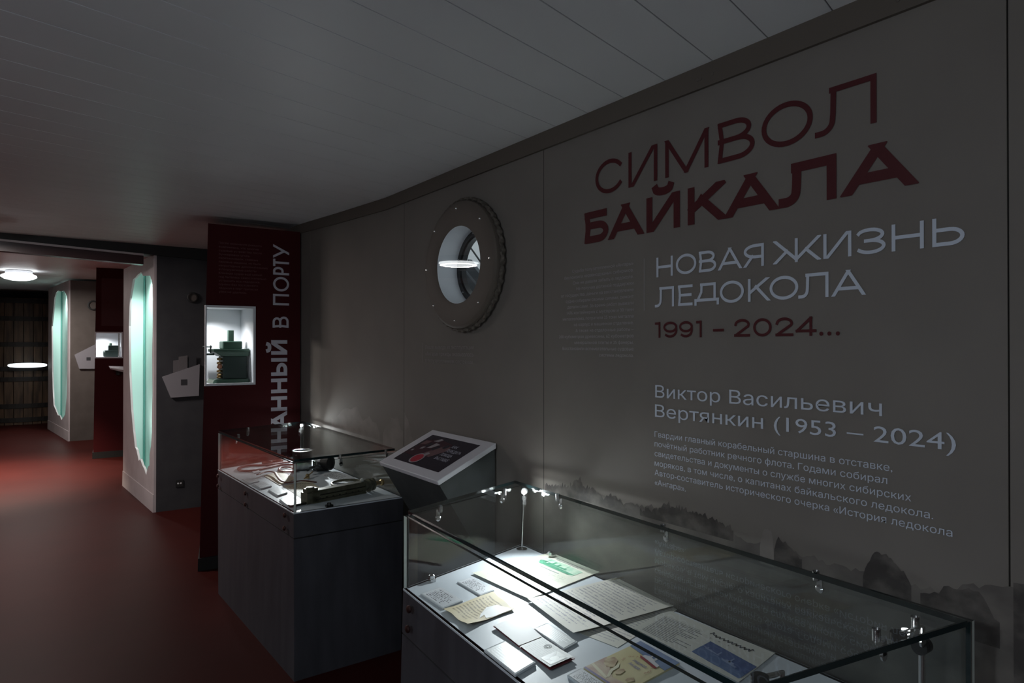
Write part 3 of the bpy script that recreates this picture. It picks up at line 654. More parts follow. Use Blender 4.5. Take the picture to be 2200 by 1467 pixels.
for ch, a, b in [('Й', 1.530, 1.640), ('Ы', 1.370, 1.505), ('Н', 1.240, 1.350), ('Н', 1.105, 1.215), ('А', 0.965, 1.095)]: l2.caps(ch, a, b, 0.0, 0.120, 0.027)
l.add(l2.v, l2.f)
l.build('vertical_lettering', mat('vinyl_on_red', (0.60, 0.58, 0.64), 0.6), pn)
l = Lettering().frame((1.098, 5.2485, 0), (1, 0, 0), (0, 0, 1))
P14 = ['После окончания ремонта', 'выяснилось, что многие', 'судовые устройства после', 'бункеровки уголь', 'перетаскивали, главные', 'паровые машины, но были', 'непригодные дополнительные', 'и погрузочные работы', 'Команда судна ещё целый', 'год пыталась самостоятельно', 'устранить все недоделки,', 'однако без постоянного', 'ледокол в порт приписки', 'уйти не удалось.']
W14 = [.300, .280, .302, .215, .275, .295, .345, .262, .302, .335, .290, .275, .273, .195]
for i, (t, ww) in enumerate(zip(P14, W14)): l.font(t, 0.0, ww, 2.335 - i * 0.0272, 0.0150)
l.build('small_lettering', 'vinyl_red', pn)
pn2, na2, nd2 = niche_panel('niche_panel', 'distant dark red panel behind the pale column, with a lit niche holding a dark model', 0.736, 1.69, 11.3, 11.7, 2.705, 1.066, 1.418, 1.793, 0.030)
mb = MB(); mb.box(0.800, 1.072, 11.296, 11.2985, 1.88, 2.56); mb.build('map_board', 'redprint', pn2)
mb = MB(); mb.cyl((1.025, 11.36, 1.428), (1.025, 11.36, 1.783), 0.012, n=14); mb.build('corner_post', 'steel', pn2, smooth=True)

# green engine model in the near niche
em = thing('engine_model', 'green steam engine model standing in the lit niche of the near red panel', 'model', (1.20, 5.42, 1.32))
mb = MB(); mb.hexa([(1.07, 5.33, 1.320), (1.335, 5.33, 1.320), (1.335, 5.55, 1.320), (1.07, 5.55, 1.320)], [(1.09, 5.345, 1.350), (1.335, 5.345, 1.350), (1.335, 5.54, 1.350), (1.09, 5.54, 1.350)]); mb.build('bed_plate', 'engine', em, bevel=0.004)
mb = MB(); mb.box(1.155, 1.325, 5.37, 5.52, 1.350, 1.52); mb.build('casing', 'engine_dk', em, bevel=0.004)
mb = MB(); mb.hexa([(1.14, 5.36, 1.52), (1.335, 5.36, 1.52), (1.335, 5.53, 1.52), (1.14, 5.53, 1.52)], [(1.09, 5.345, 1.553), (1.337, 5.345, 1.553), (1.337, 5.54, 1.553), (1.09, 5.54, 1.553)]); mb.box(1.085, 1.337, 5.34, 5.545, 1.553, 1.574); mb.build('top_plate', 'engine', em, bevel=0.003)
mb = MB(); mb.box(1.155, 1.295, 5.38, 5.50, 1.574, 1.632); mb.build('cylinder_block', 'engine', em, bevel=0.008)
mb = MB(); mb.box(1.203, 1.243, 5.42, 5.46, 1.632, 1.714); mb.build('chimney', 'engine', em, bevel=0.003)
mb = MB(); mb.cyl((1.02, 5.40, 1.590), (1.085, 5.40, 1.590), .005, n=10); mb.cyl((1.075, 5.40, 1.543), (1.075, 5.40, 1.60), .005, n=10); mb.cyl((1.04, 5.40, 1.535), (1.10, 5.40, 1.535), .008, n=10); mb.lathe((1.04, 5.40, 1.56), (1, 0, 0), [(-.004, .03), (-.004, .024), (.004, .024), (.004, .03)], 20, closed=True); mb.build('valve_gear', 'engine_dk', em, smooth=True)
mb = MB()
for i, zz in enumerate((1.365, 1.385, 1.41, 1.44, 1.47, 1.50)): mb.lathe((1.137, 5.40, zz), (0, 0, 1), [(-.010, .012), (-.006, .020 - .002 * (i % 2)), (.004, .020), (.010, .011)], 12)
mb.build('brass_stack', 'brass', em, smooth=True)
mb = MB(); mb.lathe((1.134, 5.375, 1.445), (0, 0, 1), [(-.02, .008), (-.012, .016), (.012, .016), (.02, .008)], 12); mb.build('copper_valve', 'copper', em, smooth=True)
# dark model in the far niche
dm = thing('machine_model', 'small dark stepped machine model in the lit niche of the distant red panel', 'model', (0.95, 11.5, 1.428))
mb = MB(); mb.box(0.86, 1.03, 11.43, 11.58, 1.428, 1.53); mb.build('lower_block', 'engine_dk', dm, bevel=.004)
mb = MB(); mb.box(0.90, 1.03, 11.44, 11.57, 1.53, 1.60); mb.build('upper_block', 'engine_dk', dm, bevel=.004)
mb = MB(); mb.lathe((0.85, 11.5, 1.48), (1, 0, 0), [(-.012, .03), (-.008, .045), (.008, .045), (.012, .03)], 20); mb.build('flywheel', 'engine_dk', dm, smooth=True)
mb = MB(); mb.lathe((0.93, 11.5, 1.60), (0, 0, 1), [(0, .018), (.03, .018), (.035, .010)], 14); mb.build('cap', 'engine', dm, smooth=True)
# small tilted shelf and white knob beside the column
sh = thing('slanted_shelf', 'small grey slanted shelf jutting out below the distant lit niche', 'shelf', (1.0, 11.1, 1.25))
mb = MB(); mb.hexa([(0.89, 11.02, 1.270), (1.16, 11.02, 1.19), (1.16, 11.2995, 1.25), (0.89, 11.2995, 1.30)], [(0.89, 11.02, 1.282), (1.16, 11.02, 1.235), (1.16, 11.2995, 1.30), (0.89, 11.2995, 1.312)]); mb.build('board', 'colface', sh)
mb = MB(); mb.box(0.98, 1.02, 11.20, 11.2995, 1.18, 1.25); mb.build('bracket', 'plinth', sh)

# ================================================================== LIT COLUMNS
HOLE1 = [(0.653, 2.314), (0.575, 2.322), (0.497, 2.344), (0.392, 2.354), (0.33, 2.31), (0.248, 2.302), (0.12, 2.285), (0.06, 2.21), (0.045, 2.054), (0.040, 1.787), (0.055, 1.520), (0.040, 1.121), (0.060, 0.90), (0.055, 0.760), (0.080, 0.622), (0.12, 0.53), (0.115, 0.426), (0.17, 0.40), (0.216, 0.309), (0.28, 0.36), (0.329, 0.377), (0.40, 0.43), (0.447, 0.40), (0.52, 0.50), (0.571, 0.521), (0.64, 0.70), (0.703, 0.901), (0.74, 1.1), (0.774, 1.303), (0.796, 1.816), (0.766, 2.122)]
HOLE2 = [(0.678, 2.474), (0.60, 2.56), (0.492, 2.586), (0.36, 2.55), (0.229, 2.549), (0.09, 2.44), (0.06, 2.25), (0.055, 1.769), (0.06, 1.15), (0.08, 0.755), (0.12, 0.55), (0.146, 0.425), (0.23, 0.36), (0.313, 0.298), (0.40, 0.36), (0.492, 0.348), (0.60, 0.43), (0.704, 0.500), (0.75, 0.8), (0.784, 1.096), (0.80, 1.5), (0.819, 1.967)]
def column(name, label, nx, ny, fx, fy, zt, hole, side, depth, lamp_u):
    c = thing(name, label, 'column', (nx, ny, 0))
    Lh = math.hypot(fx - nx, fy - ny); hole = [(max(.045, a * Lh), b) for a, b in hole]
    Nv = Vector((nx, ny)); d = Vector((fx, fy)) - Nv; L = d.length; d /= L; inn = Vector((d.y, -d.x))   # inn points towards the wall
    def W(u, h, t=0.0): q = Nv + d * u + inn * t; return (q.x, q.y, h)
    bm = bmesh.new(); es = []; lp0 = [(0, 0), (L, 0), (L, zt), (0, zt)]
    for lp in (lp0, hole):
        vs = [bm.verts.new((a, b, 0)) for a, b in lp]; es += [bm.edges.new((vs[i], vs[(i + 1) % len(vs)])) for i in range(len(vs))]
    bmesh.ops.triangle_fill(bm, edges=es); bm.verts.index_update()
    V = [(v.co.x, v.co.y) for v in bm.verts]; F = [tuple(v.index for v in f.verts) for f in bm.faces]; bm.free()
    mb = MB(); mb.add([W(a, b) for a, b in V], F); mb.add([W(a, b, .02) for a, b in V], F)
    for lp in (lp0, hole):
        k = len(lp); mb.add([W(a, b) for a, b in lp] + [W(a, b, .02) for a, b in lp], [(i, (i + 1) % k, k + (i + 1) % k, k + i) for i in range(k)])
    mb.build('pale_face', 'colface', c)
    mb = MB(); mb.hexa([W(0, 0, -.008), W(L, 0, -.008), W(L, 0, -.0005), W(0, 0, -.0005)], [W(0, .17, -.006), W(L, .17, -.006), W(L, .17, -.0005), W(0, .17, -.0005)]); mb.build('skirting', 'colface', c)
    mb = MB(); xr = XW - 0.012
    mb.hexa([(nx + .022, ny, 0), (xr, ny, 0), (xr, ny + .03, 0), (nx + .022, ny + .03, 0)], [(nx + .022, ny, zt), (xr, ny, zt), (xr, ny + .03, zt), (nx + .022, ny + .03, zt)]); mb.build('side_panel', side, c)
    e = depth; u1 = L - .02
    mb = MB()
    q = [W(.022, .15, e), W(u1, .15, e), W(u1, zt, e), W(.022, zt, e)]; mb.add(q, [(0, 1, 2, 3)])                      # back of the recess
    q = [W(u1, .15, .021), W(u1, .15, e), W(u1, zt, e), W(u1, zt, .021)]; mb.add(q, [(0, 1, 2, 3)])                    # far end of the recess
    q = [W(.022, .15, .021), W(u1, .15, .021), W(u1, .15, e), W(.022, .15, e)]; mb.add(q, [(0, 1, 2, 3)])
    q = [W(.034, .15, .021), W(.034, .15, e), W(.034, zt, e), W(.034, zt, .021)]; mb.add(q, [(0, 1, 2, 3)])
    q = [W(.034, zt - .012, .034), W(u1, zt - .012, .034), W(u1, zt - .012, e), W(.034, zt - .012, e)]; mb.add(q, [(0, 1, 2, 3)])
    mb.build('lit_recess', 'mint', c)
    mb = MB(); mb.tube([W(u1 - .012, .16, e - .012), W(u1 - .012, zt - .03, e - .012)], .012, 8); mb.build('corner_strip', 'mintedge', c)
    mb = MB(); mb.tube([W(lamp_u - .3, zt - .05, e * .5), W(lamp_u + .3, zt - .05, e * .5)], .012, 10); mb.build('lamp_tube', 'tube', c)
    return c
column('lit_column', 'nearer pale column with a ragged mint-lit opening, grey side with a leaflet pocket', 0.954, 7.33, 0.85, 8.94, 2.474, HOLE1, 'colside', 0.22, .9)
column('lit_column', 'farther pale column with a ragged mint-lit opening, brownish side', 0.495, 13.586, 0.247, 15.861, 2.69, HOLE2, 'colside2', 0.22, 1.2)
def pocket(label, pts, y, group=None, leaf=None, sq=None):
    p = thing('leaflet_pocket', label, 'leaflet holder', (sum(a for a, b in pts) / len(pts), y, min(b for a, b in pts)))
    mb = MB(); k = len(pts); mb.hexa([(a, y - .001, b) for a, b in pts], [(a, y - .03, b) for a, b in pts]); mb.build('pouch', 'pocket', p)
    if sq: mb = MB(); mb.box(sq[0], sq[1], y - .0315, y - .0302, sq[2], sq[3]); mb.build('dark_square', 'dark', p)
    return p
pocket('pale five-sided leaflet pocket on the grey side of the nearer column', [(1.021, 1.297), (1.354, 1.415), (1.346, 1.103), (1.097, 1.095)], 7.33, sq=(1.184, 1.240, 1.212, 1.268))
pocket('pale five-sided leaflet pocket on the brownish side of the farther column', [(0.575, 1.444), (0.869, 1.616), (0.87, 1.204), (0.642, 1.209)], 13.586, sq=(0.745, 0.805, 1.345, 1.40))
for (a, b, z0, z1, dy, lab) in [(1.118, 1.19, 1.36, 1.452, .006, 'leftmost pale leaflet standing in the pocket on the nearer column'), (1.165, 1.245, 1.37, 1.49, .012, 'tall middle leaflet standing in the pocket on the nearer column'), (1.255, 1.325, 1.40, 1.487, .018, 'dark right-hand leaflet standing in the pocket on the nearer column')]:
    mb = MB(); mb.hexa([(a, 7.3285 - dy, z0 - .16), (b, 7.3285 - dy, z0 - .16), (b, 7.3285 - dy - .004, z0 - .16), (a, 7.3285 - dy - .004, z0 - .16)], [(a, 7.3285 - dy, z1), (b, 7.3285 - dy, z1 + .012), (b, 7.3285 - dy - .004, z1 + .012), (a, 7.3285 - dy - .004, z1)])
    tag(mb.build('leaflet', 'leaflet' if 'dark' not in lab else 'dark', base=(a, 7.32, z0 - .16)), lab, 'leaflet', 'leaflets in the column pocket')
def dial(label, x, y, z, r):
    p = thing('round_dial', label, 'dial', (x, y, z))
    mb = MB(); mb.lathe((x, y, z), (0, -1, 0), [(0.001, r), (.02, r), (.024, r * .9), (.024, r * .72), (.001, r * .72)], 28, closed=True); mb.build('rim', 'plinth', p, smooth=True)
    mb = MB(); mb.lathe((x, y, z), (0, -1, 0), [(.001, r * .7), (.010, r * .7)], 28); mb.build('face', 'colside2', p)
dial('small round dial with a dark rim high on the grey side of the nearer column', 1.290, 7.33, 2.072, 0.052)
dial('small round dial with a dark rim on the side of the farther column', 0.840, 13.586, 2.28, 0.085)
sk = thing('wall_socket', 'small socket with two bright dots low on the grey side of the nearer column', 'socket', (1.178, 7.33, 0.255))
mb = MB(); mb.box(1.145, 1.212, 7.322, 7.3295, 0.222, 0.288); mb.build('plate', 'plinth', sk)
for x in (1.166, 1.190): mb = MB(); mb.lathe((x, 7.3215, 0.255), (0, -1, 0), [(0, .008), (.002, .006)], 12); mb.build('contact', 'white', sk)

# ================================================================== FAR END: BARREL, LIGHT BAR, CEILING LAMPS
br = thing('giant_barrel', 'giant dark wooden barrel with metal hoops at the far end of the room', 'barrel', (-0.15, 17.7, 0))
def bprof(z): return 1.04 + 0.05 * math.sin(PI * z / 2.58)
nst = 36; mb = MB()
for i in range(nst):
    a0, a1 = 2 * PI * i / nst + .006, 2 * PI * (i + 1) / nst - .006; zs = [0, .4, .8, 1.2, 1.6, 2.0, 2.3, 2.56]
    vs = []
    for z in zs:
        r = bprof(z); vs += [(-0.15 + math.cos(a0) * r * .86, 17.7 + math.sin(a0) * r * .7, z), (-0.15 + math.cos(a1) * r * .86, 17.7 + math.sin(a1) * r * .7, z)]
    mb.add(vs, [(2 * j, 2 * j + 1, 2 * j + 3, 2 * j + 2) for j in range(len(zs) - 1)])
mb.build('staves', 'wood', br)
mb = MB(); mb.hexa([(-0.15 + .85 * math.cos(2 * PI * k / 36), 17.7 + .69 * math.sin(2 * PI * k / 36), 2.5) for k in range(36)], [(-0.15 + .85 * math.cos(2 * PI * k / 36), 17.7 + .69 * math.sin(2 * PI * k / 36), 2.53) for k in range(36)]); mb.build('lid', 'wood', br)
for z in (0.10, 0.38, 0.92, 1.13, 1.62, 2.14, 2.50):
    mb = MB(); n = 48; vs = []
    for zz, o in ((z - .045, .004), (z - .045, .018), (z + .045, .018), (z + .045, .004)):
        r = bprof(z) + o
        for k in range(n): vs.append((-0.15 + math.cos(2 * PI * k / n) * r * .86, 17.7 + math.sin(2 * PI * k / n) * r * .7, zz))
    mb.add(vs, [(i * n + k, i * n + (k + 1) % n, ((i + 1) % 4) * n + (k + 1) % n, ((i + 1) % 4) * n + k) for i in range(4) for k in range(n)])
    mb.build('hoop', 'hoop', br, smooth=False)
lb = thing('light_bar', 'bright white curved light bar across the front of the giant barrel', 'lamp', (-0.08, 16.6, 1.21))
pts = [(-0.08 + .40 * math.sin(t * .9 / 10), 16.56 + .16 * (1 - math.cos(t * .9 / 10)), 1.207) for t in range(-10, 11)]
mb = MB(); mb.tube(pts, [.016 + .030 * math.sin(PI * i / 20) ** .5 for i in range(21)], 12); mb.build('glowing_tube', 'tube', lb, smooth=True)
mb = MB(); mb.box(-0.28, -0.24, 16.62, 16.93, 1.19, 1.22); mb.box(0.08, 0.12, 16.62, 16.93, 1.19, 1.22); mb.build('bracket', 'hoop', lb)
def dome_lamp(label, x, y, z, r):
    p = thing('ceiling_lamp', label, 'lamp', (x, y, z))
    mb = MB(); mb.lathe((x, y, z - .045), (0, 0, 1), [(0, r * .75), (.044, r * .75)], 32); mb.build('mount', 'white', p)
    mb = MB(); mb.lathe((x, y, z), (0, 0, 1), [(-.145, .02), (-.140, r * .45), (-.120, r * .80), (-.090, r), (-.065, r * .97), (-.046, r * .78)], 36); mb.build('dome', 'dome', p, smooth=True)
    return p
dome_lamp('glowing white dome lamp on the ceiling in front of the giant barrel', -0.17, 12.54, 2.70 + .01, 0.225)
dome_lamp('white dome lamp on the ceiling beyond the cross beam, out of view to the left', -0.85, 10.2, 2.672, 0.16)
p = thing('ceiling_lamp', 'white ceiling lamp with a dark edge at the left side, before the cross beam', 'lamp', (-0.47, 6.40, 2.552))
mb = MB(); mb.lathe((-0.47, 6.40, 2.555), (0, 0, 1), [(-.055, .235), (-.05, .25), (-.006, .25)], 36); mb.build('housing', 'colside', p, smooth=True)
mb = MB(); mb.lathe((-0.47, 6.40, 2.50), (0, 0, 1), [(-.038, .03), (-.030, .16), (-.006, .225)], 36); mb.build('dome', mat('lamp_dome_bright', (1, 1, 1), 0.5, 0, 0.5, (0.95, 0.99, 1.0), 11.0), p, smooth=True)
dome_lamp('unseen white dome lamp added on the ceiling to fill the room with light', -1.70, 0.70, 2.463, 0.20)  # fitting of the added fill lamp

# ================================================================== DISPLAY CASES
def pane(mb, a, b, inn, z0, z1, th=.010, rim=2):
    """vertical sheet between plan points a and b; inn = point on the inner side; faces glass (0), edges 1, vertical ends rim"""
    a, b = Vector(a), Vector(b); d = (b - a).normalized(); n = Vector((-d.y, d.x))
    if n.dot(Vector(inn) - a) < 0: n = -n
    q = [tuple(a), tuple(b), tuple(b + n * th), tuple(a + n * th)]
    mb.prism(q, z0, z1, [1, 1, 0, rim, 0, rim])
def display_case(label, top, bot, tz, gz, gtop, seam, bolts, glass_y):
    FL, FR, BR, BL = top
    cx = sum(p[0] for p in top) / 4; cy = sum(p[1] for p in top) / 4
    c = thing('display_case', label, 'display case', (cx, cy, 0))
    mb = MB(); t0 = [(p[0], p[1], 0.0) for p in bot]
    def lerp(k): return [(b[0] + (t[0] - b[0]) * k, b[1] + (t[1] - b[1]) * k, tz * k) for b, t in zip(bot, top)]
    k1 = (seam - .003) / tz; k2 = (seam + .003) / tz
    mb.hexa(lerp(0), lerp(k1)); mb.build('base', 'casebase', c)
    mb = MB(); ins = [(p[0] + (cx - p[0]) * .01, p[1] + (cy - p[1]) * .01, p[2]) for p in lerp(k1)]; ins2 = [(p[0] + (cx - p[0]) * .01, p[1] + (cy - p[1]) * .01, p[2]) for p in lerp(k2)]
    mb.hexa(ins, ins2); mb.build('seam', 'gap', c)
    mb = MB(); mb.hexa(lerp(k2), lerp((tz - .006) / tz)); mb.build('upper_band', 'casebase', c)
    mb = MB(); mb.hexa([(p[0], p[1], tz - .006) for p in top], [(p[0], p[1], tz) for p in top]); mb.build('table_board', 'table', c)
    mid = (cx, cy); e = .003
    def inset(p, q): return (p[0] + (cx - p[0]) * q, p[1] + (cy - p[1]) * q)
    GT = gtop
    for nm, a, b in (('front_glass', FL, FR), ('back_glass', BL, BR)):
        mb = MB(); pane(mb, inset(a, .004), inset(b, .004), mid, tz, gz - .0125); mb.build(nm, ['glass', 'glass_edge', 'glass_lit_rim'], c)
    def sub(a, b, s):   # side panes stop short of the front and back panes
        a, b = Vector(a), Vector(b); d = (b - a).normalized(); return tuple(a + d * s), tuple(b - d * s)
    for nm, a, b in (('end_glass', FL, BL), ('end_glass', FR, BR)):
        a2, b2 = sub(inset(a, .004), inset(b, .004), .013); mb = MB(); pane(mb, a2, b2, mid, tz, gz - .0125); mb.build(nm, ['glass', 'glass_edge', 'glass_edge'], c)
    mb = MB(); mb.prism(GT, gz - .012, gz, [0, 0, 1, 1, 1, 1]); mb.build('top_glass', ['glass', 'glass_edge'], c)
    for (x, y, z, n) in bolts:
        mb = MB(); mb.lathe((x, y, z), n, [(0, .010), (.003, .0125), (.008, .012), (.011, .008)], 16); mb.build('bolt', 'bolt', c, smooth=True)
    return c
def bracket(c, x, y, zt, nx, ny, drop=.045, tab=.014):
    """corner clamp: button on the underside of the top glass, strip hanging down the upright glass (normal nx,ny points into the case)"""
    mb = MB(); mb.lathe((x + nx * .030, y + ny * .030, zt - .0125), (0, 0, -1), [(-.0125, .0005), (-.0125, .008), (-.015, .008), (.0005, .008), (.008, .008), (.010, .005)], 16)
    tx, ty = -ny, nx; h = tab / 2
    mb.box(x + nx * .004 - .004, x + nx * .030 + .004, y + ny * .030 - .004 if ny else y - .005, y + ny * .030 + .004 if ny else y + .005, zt - .0165, zt - .0135)
    mb.hexa([(x + nx * .0135 - tx * h, y + ny * .0135 - ty * h, zt - drop), (x + nx * .0135 + tx * h, y + ny * .0135 + ty * h, zt - drop), (x + nx * .0160 + tx * h, y + ny * .0160 + ty * h, zt - drop), (x + nx * .0160 - tx * h, y + ny * .0160 - ty * h, zt - drop)],
            [(x + nx * .0135 - tx * h, y + ny * .0135 - ty * h, zt - .014), (x + nx * .0135 + tx * h, y + ny * .0135 + ty * h, zt - .014), (x + nx * .0160 + tx * h, y + ny * .0160 + ty * h, zt - .014), (x + nx * .0160 - tx * h, y + ny * .0160 - ty * h, zt - .014)])
    mb.lathe((x + nx * .0165, y + ny * .0165, zt - drop), (nx, ny, 0), [(-.003, .0105), (.001, .0105), (.005, .006)], 16)
    return mb.build('bracket', 'steel', c, smooth=True)

NF = lambda y: 0.915 + (y - 0.70) * (1.014 - 0.915) / (2.076 - 0.70)
case1 = display_case('long near glass display case full of letters and documents, at the bottom right', [(1.014, 2.076), (0.915, 0.70), (1.595, 0.605), (1.640, 2.262)], [(1.000, 2.090), (0.902, 0.69), (1.60, 0.605), (1.640, 2.262)], 0.79, 1.045,
    [(1.034, 2.080), (0.948, 0.688), (1.545, 0.602), (1.625, 2.292)], 0.642, [(NF(1.987) - .012, 1.987, .754, (-1, 0, 0)), (NF(1.993) - .014, 1.993, .689, (-1, 0, 0)), (NF(1.3) - .012, 1.30, .754, (-1, 0, 0)), (NF(1.3) - .014, 1.30, .689, (-1, 0, 0))], 0)
for x, y, nx, ny in [(1.155, 2.108, .0, -1), (1.49, 2.205, 0, -1), (1.632, 1.985, -1, 0), (1.627, 1.462, -1, 0), (1.605, 0.945, -1, 0), (1.35, 0.655, 0, 1), (1.475, 0.640, 0, 1)]: bracket(case1, x, y, 1.045, nx, ny)
for x, y, nx, ny in [(1.125, 2.098, .0, -1), (1.632, 2.055, -1, 0)]:
    mb = MB(); mb.box(x - .010, x + .010, y - .028 if ny else y - .010, y - .006 if ny else y + .010, .790, .8005); mb.lathe((x + nx * .012, y + ny * .016, .8005), (0, 0, 1), [(0, .010), (.010, .010), (.014, .006)], 16); mb.build('clamp', 'steel', case1, smooth=True)
case2 = display_case('farther glass display case with straps and a bronze instrument, before the red panel', [(0.995, 4.766), (1.036, 3.312), (1.628, 3.330), (1.640, 5.02)], [(0.985, 4.70), (1.024, 3.262), (1.590, 3.280), (1.640, 5.0)], 0.79, 1.040,
    [(1.005, 4.800), (1.052, 3.360), (1.615, 3.410), (1.640, 5.02)], 0.667, [(.985, 4.70, .758, (-1, 0, 0)), (.985, 4.70, .695, (-1, 0, 0)), (1.008, 4.10, .750, (-1, 0, 0)), (1.008, 4.10, .686, (-1, 0, 0)), (1.026, 3.41, .762, (-1, 0, 0)), (1.024, 3.41, .698, (-1, 0, 0))], 0)
for x, y, nx, ny in [(1.29, 3.340, 0, 1), (1.20, 4.86, 0, -1), (1.55, 3.355, 0, 1), (1.03, 4.5, 1, 0)]: bracket(case2, x, y, 1.040, nx, ny)
mb = MB(); mb.box(1.205, 1.240, 3.328, 3.352, .790, .800); mb.lathe((1.222, 3.340, .800), (0, 0, 1), [(0, .011), (.010, .010)], 14); mb.build('clamp', 'black', case2, smooth=True)

def case_lamp(label, base, head, kind, lit=True):
    p = thing('case_lamp', label, 'lamp', base); x, y, z = base
    mb = MB(); mb.lathe(base, (0, 0, 1), [(0, .022), (.004, .022), (.006, .012), (.010, .006)], 20); mb.build('foot', 'steel', p, smooth=True)
    mb = MB()
    if kind == 'stem': mb.cyl((x, y, z + .006), (head[0], head[1], head[2] - .008), .0032, n=10); mb.build('stem', 'steel', p, smooth=True)
    else:
        mb.cyl((x, y, z + .006), (x, y, .985), .0065, n=14); mb.build('stem', 'steel', p, smooth=True)
        mb = MB(); mb.lathe((x - .012, y, .985), (1, 0, 0), [(0, .016), (.010, .016), (.011, .012), (.014, .012), (.015, .016), (.026, .016)], 18); mb.build('joint', 'black', p, smooth=True)
        mb = MB(); mb.tube([(x, y, .985), (x, y, head[2] - .002), (x - .02, y, head[2] - .001), head], .0048, 10); mb.build('arm', 'steel', p, smooth=True)
    if kind == 'stem':
        mb = MB(); mb.lathe((head[0] + .010, head[1] + .012, head[2]), (-.6, -.8, 0), [(-.014, .008), (-.008, .014), (.002, .014)], 20); mb.build('head', 'black', p, smooth=True)
        mb = MB(); mb.sphere(head, .0095, 10); mb.build('bulb', 'led', p, smooth=True)
    else:
        mb = MB(); mb.lathe(head, (0, 0, 1), [(-.013, .012), (-.011, .0155), (.004, .0155), (.006, .012)], 20); mb.build('head', 'black', p, smooth=True)
        if lit: mb = MB(); mb.lathe((head[0] + .030, head[1], head[2]), (0, 0, 1), [(-.006, .007), (.003, .008)], 12, 1.0); mb.build('bulb', M['led_dim'], p, smooth=True)
    return p
M['led_dim'] = mat('led_light_dim', (1, 1, 1), 0.5, 0, 0.5, (0.93, 0.98, 1.0), 8.0)
case_lamp('thin steel lamp with a glaring white bulb at the back left of the near case', (1.592, 2.200, .79), LED_NEAR, 'stem')
case_lamp('thin steel lamp with a glaring white bulb at the back of the farther case', (1.590, 4.935, .79), LED_FAR, 'stem')
case_lamp('jointed steel lamp with a lit black head at the far right of the near case', (1.492, 0.665, .79), (1.410, 0.672, 1.026), 'arm')
lamp_light('case_lamp_glow', 'POINT', (1.440, 0.672, 1.012), 0.03, (0.93, 0.98, 1.0), 0.006)
case_lamp('jointed steel lamp with an unlit black head at the front right of the near case', (1.085, 0.715, .79), (1.030, 0.722, 1.026), 'arm', False)

# ================================================================== DOCUMENTS IN THE NEAR CASE
TZ = 0.7903
def quadfn(q, z=TZ, lift=lambda u, v: 0.0):
    def f(u, v):
        a = [q[0][i] * (1 - u) + q[1][i] * u for i in (0, 1)]; b = [q[3][i] * (1 - u) + q[2][i] * u for i in (0, 1)]
        return (a[0] * v + b[0] * (1 - v), a[1] * v + b[1] * (1 - v), z + .0007 + lift(u, v))
    return f
# quads are given top-left, top-right, bottom-right, bottom-left as one reads the page
def sheet(name, label, cat, q, m, lift=lambda u, v: 0.0, z=TZ, n=14, group=None):
    p = thing(name, label, cat, (sum(a for a, b in q) / 4, sum(b for a, b in q) / 4, z), group)
    mb = MB(); f = quadfn(q, z, lift); mb.grid(f, n, n, .0006); mb.build('page', m, p, smooth=True)
    return p, f
def prints(p, name, f, polys, m, dz=.0006):
    mb = MB()
    for poly in polys:
        vs = []
        for u, v in poly: a = f(u, v); vs.append((a[0], a[1], a[2] + dz))
        mb.add(vs, [tuple(range(len(vs)))])
    return mb.build(name, m, p)
def ptext(p, name, f, lines, m, dz=.0007):
    mb = MB()
    for t, u0, u1, v0, cap in lines:
        vs, fs, W = font_poly(t); k = (u1 - u0) / W
        mb.add([tuple(Vector(f(u0 + x * k, v0 + y * cap)) + Vector((0, 0, dz + c * 4e-5))) for x, y, c in vs], fs)
    return mb.build(name, m, p)
def label_block(label, q, h=.0045, m='label', group='acrylic caption blocks in the near case'):
    p = thing('caption_block', label, 'label', (sum(a for a, b in q) / 4, sum(b for a, b in q) / 4, TZ), group)
    mb = MB(); mb.hexa([(a, b, TZ) for a, b in q], [(a, b, TZ + h) for a, b in q]); mb.build('block', 'acrylic', p, bevel=.0012)
    cx = sum(a for a, b in q) / 4; cy = sum(b for a, b in q) / 4; qi = [(cx + (a - cx) * .90, cy + (b - cy) * .92) for a, b in q]
    mb = MB(); mb.grid(quadfn(qi, TZ + h - .0002), 2, 2, .0003); mb.build('printed_card', m, p)
    return p
# reading order in this case: text runs towards smaller y, page top towards the wall
def R(a, b, c, d): return [a, b, c, d]
label_block('clear caption block nearest the front left corner of the near case', R((1.118, 2.008), (1.116, 1.858), (1.031, 1.838), (1.033, 1.989)))
label_block('clear caption block tucked against the green ship certificate', R((1.259, 2.032), (1.246, 1.876), (1.184, 1.863), (1.188, 2.018)))
label_block('clear caption block between the red identity booklet and the handwritten letter', R((1.226, 1.569), (1.216, 1.420), (1.155, 1.405), (1.170, 1.559)), m='label_wht')
label_block('clear caption block with pale lettering at the front edge beside the red identity booklet', R((1.056, 1.536), (1.047, 1.385), (0.966, 1.362), (0.978, 1.522)), h=.007, m='label_wht')
label_block('clear caption block before the yellow picture booklet', R((1.122, 1.298), (1.114, 1.170), (1.060, 1.160), (1.069, 1.289)), h=.007)
yd, yf = sheet('old_document', 'small yellowed typed document with curling edges near the front left corner', 'document', R((1.239, 1.87), (1.207, 1.706), (1.022, 1.676), (1.029, 1.83)), 'doc_yellow', lambda u, v: .020 * max(0, .35 - v) ** 1.2 + .03 * max(0, u - .75) ** 1.5 + .004 * math.sin(5 * u + 2 * v) ** 2)
prints(yd, 'glare_patch', yf, [[(.52, .62), (.60, .80), (.98, .97), (.99, .55), (.95, .40), (.80, .44), (.88, .30), (.72, .40)]], 'paper_white', .0008)  # lamp glare painted as a white shape on the sheet
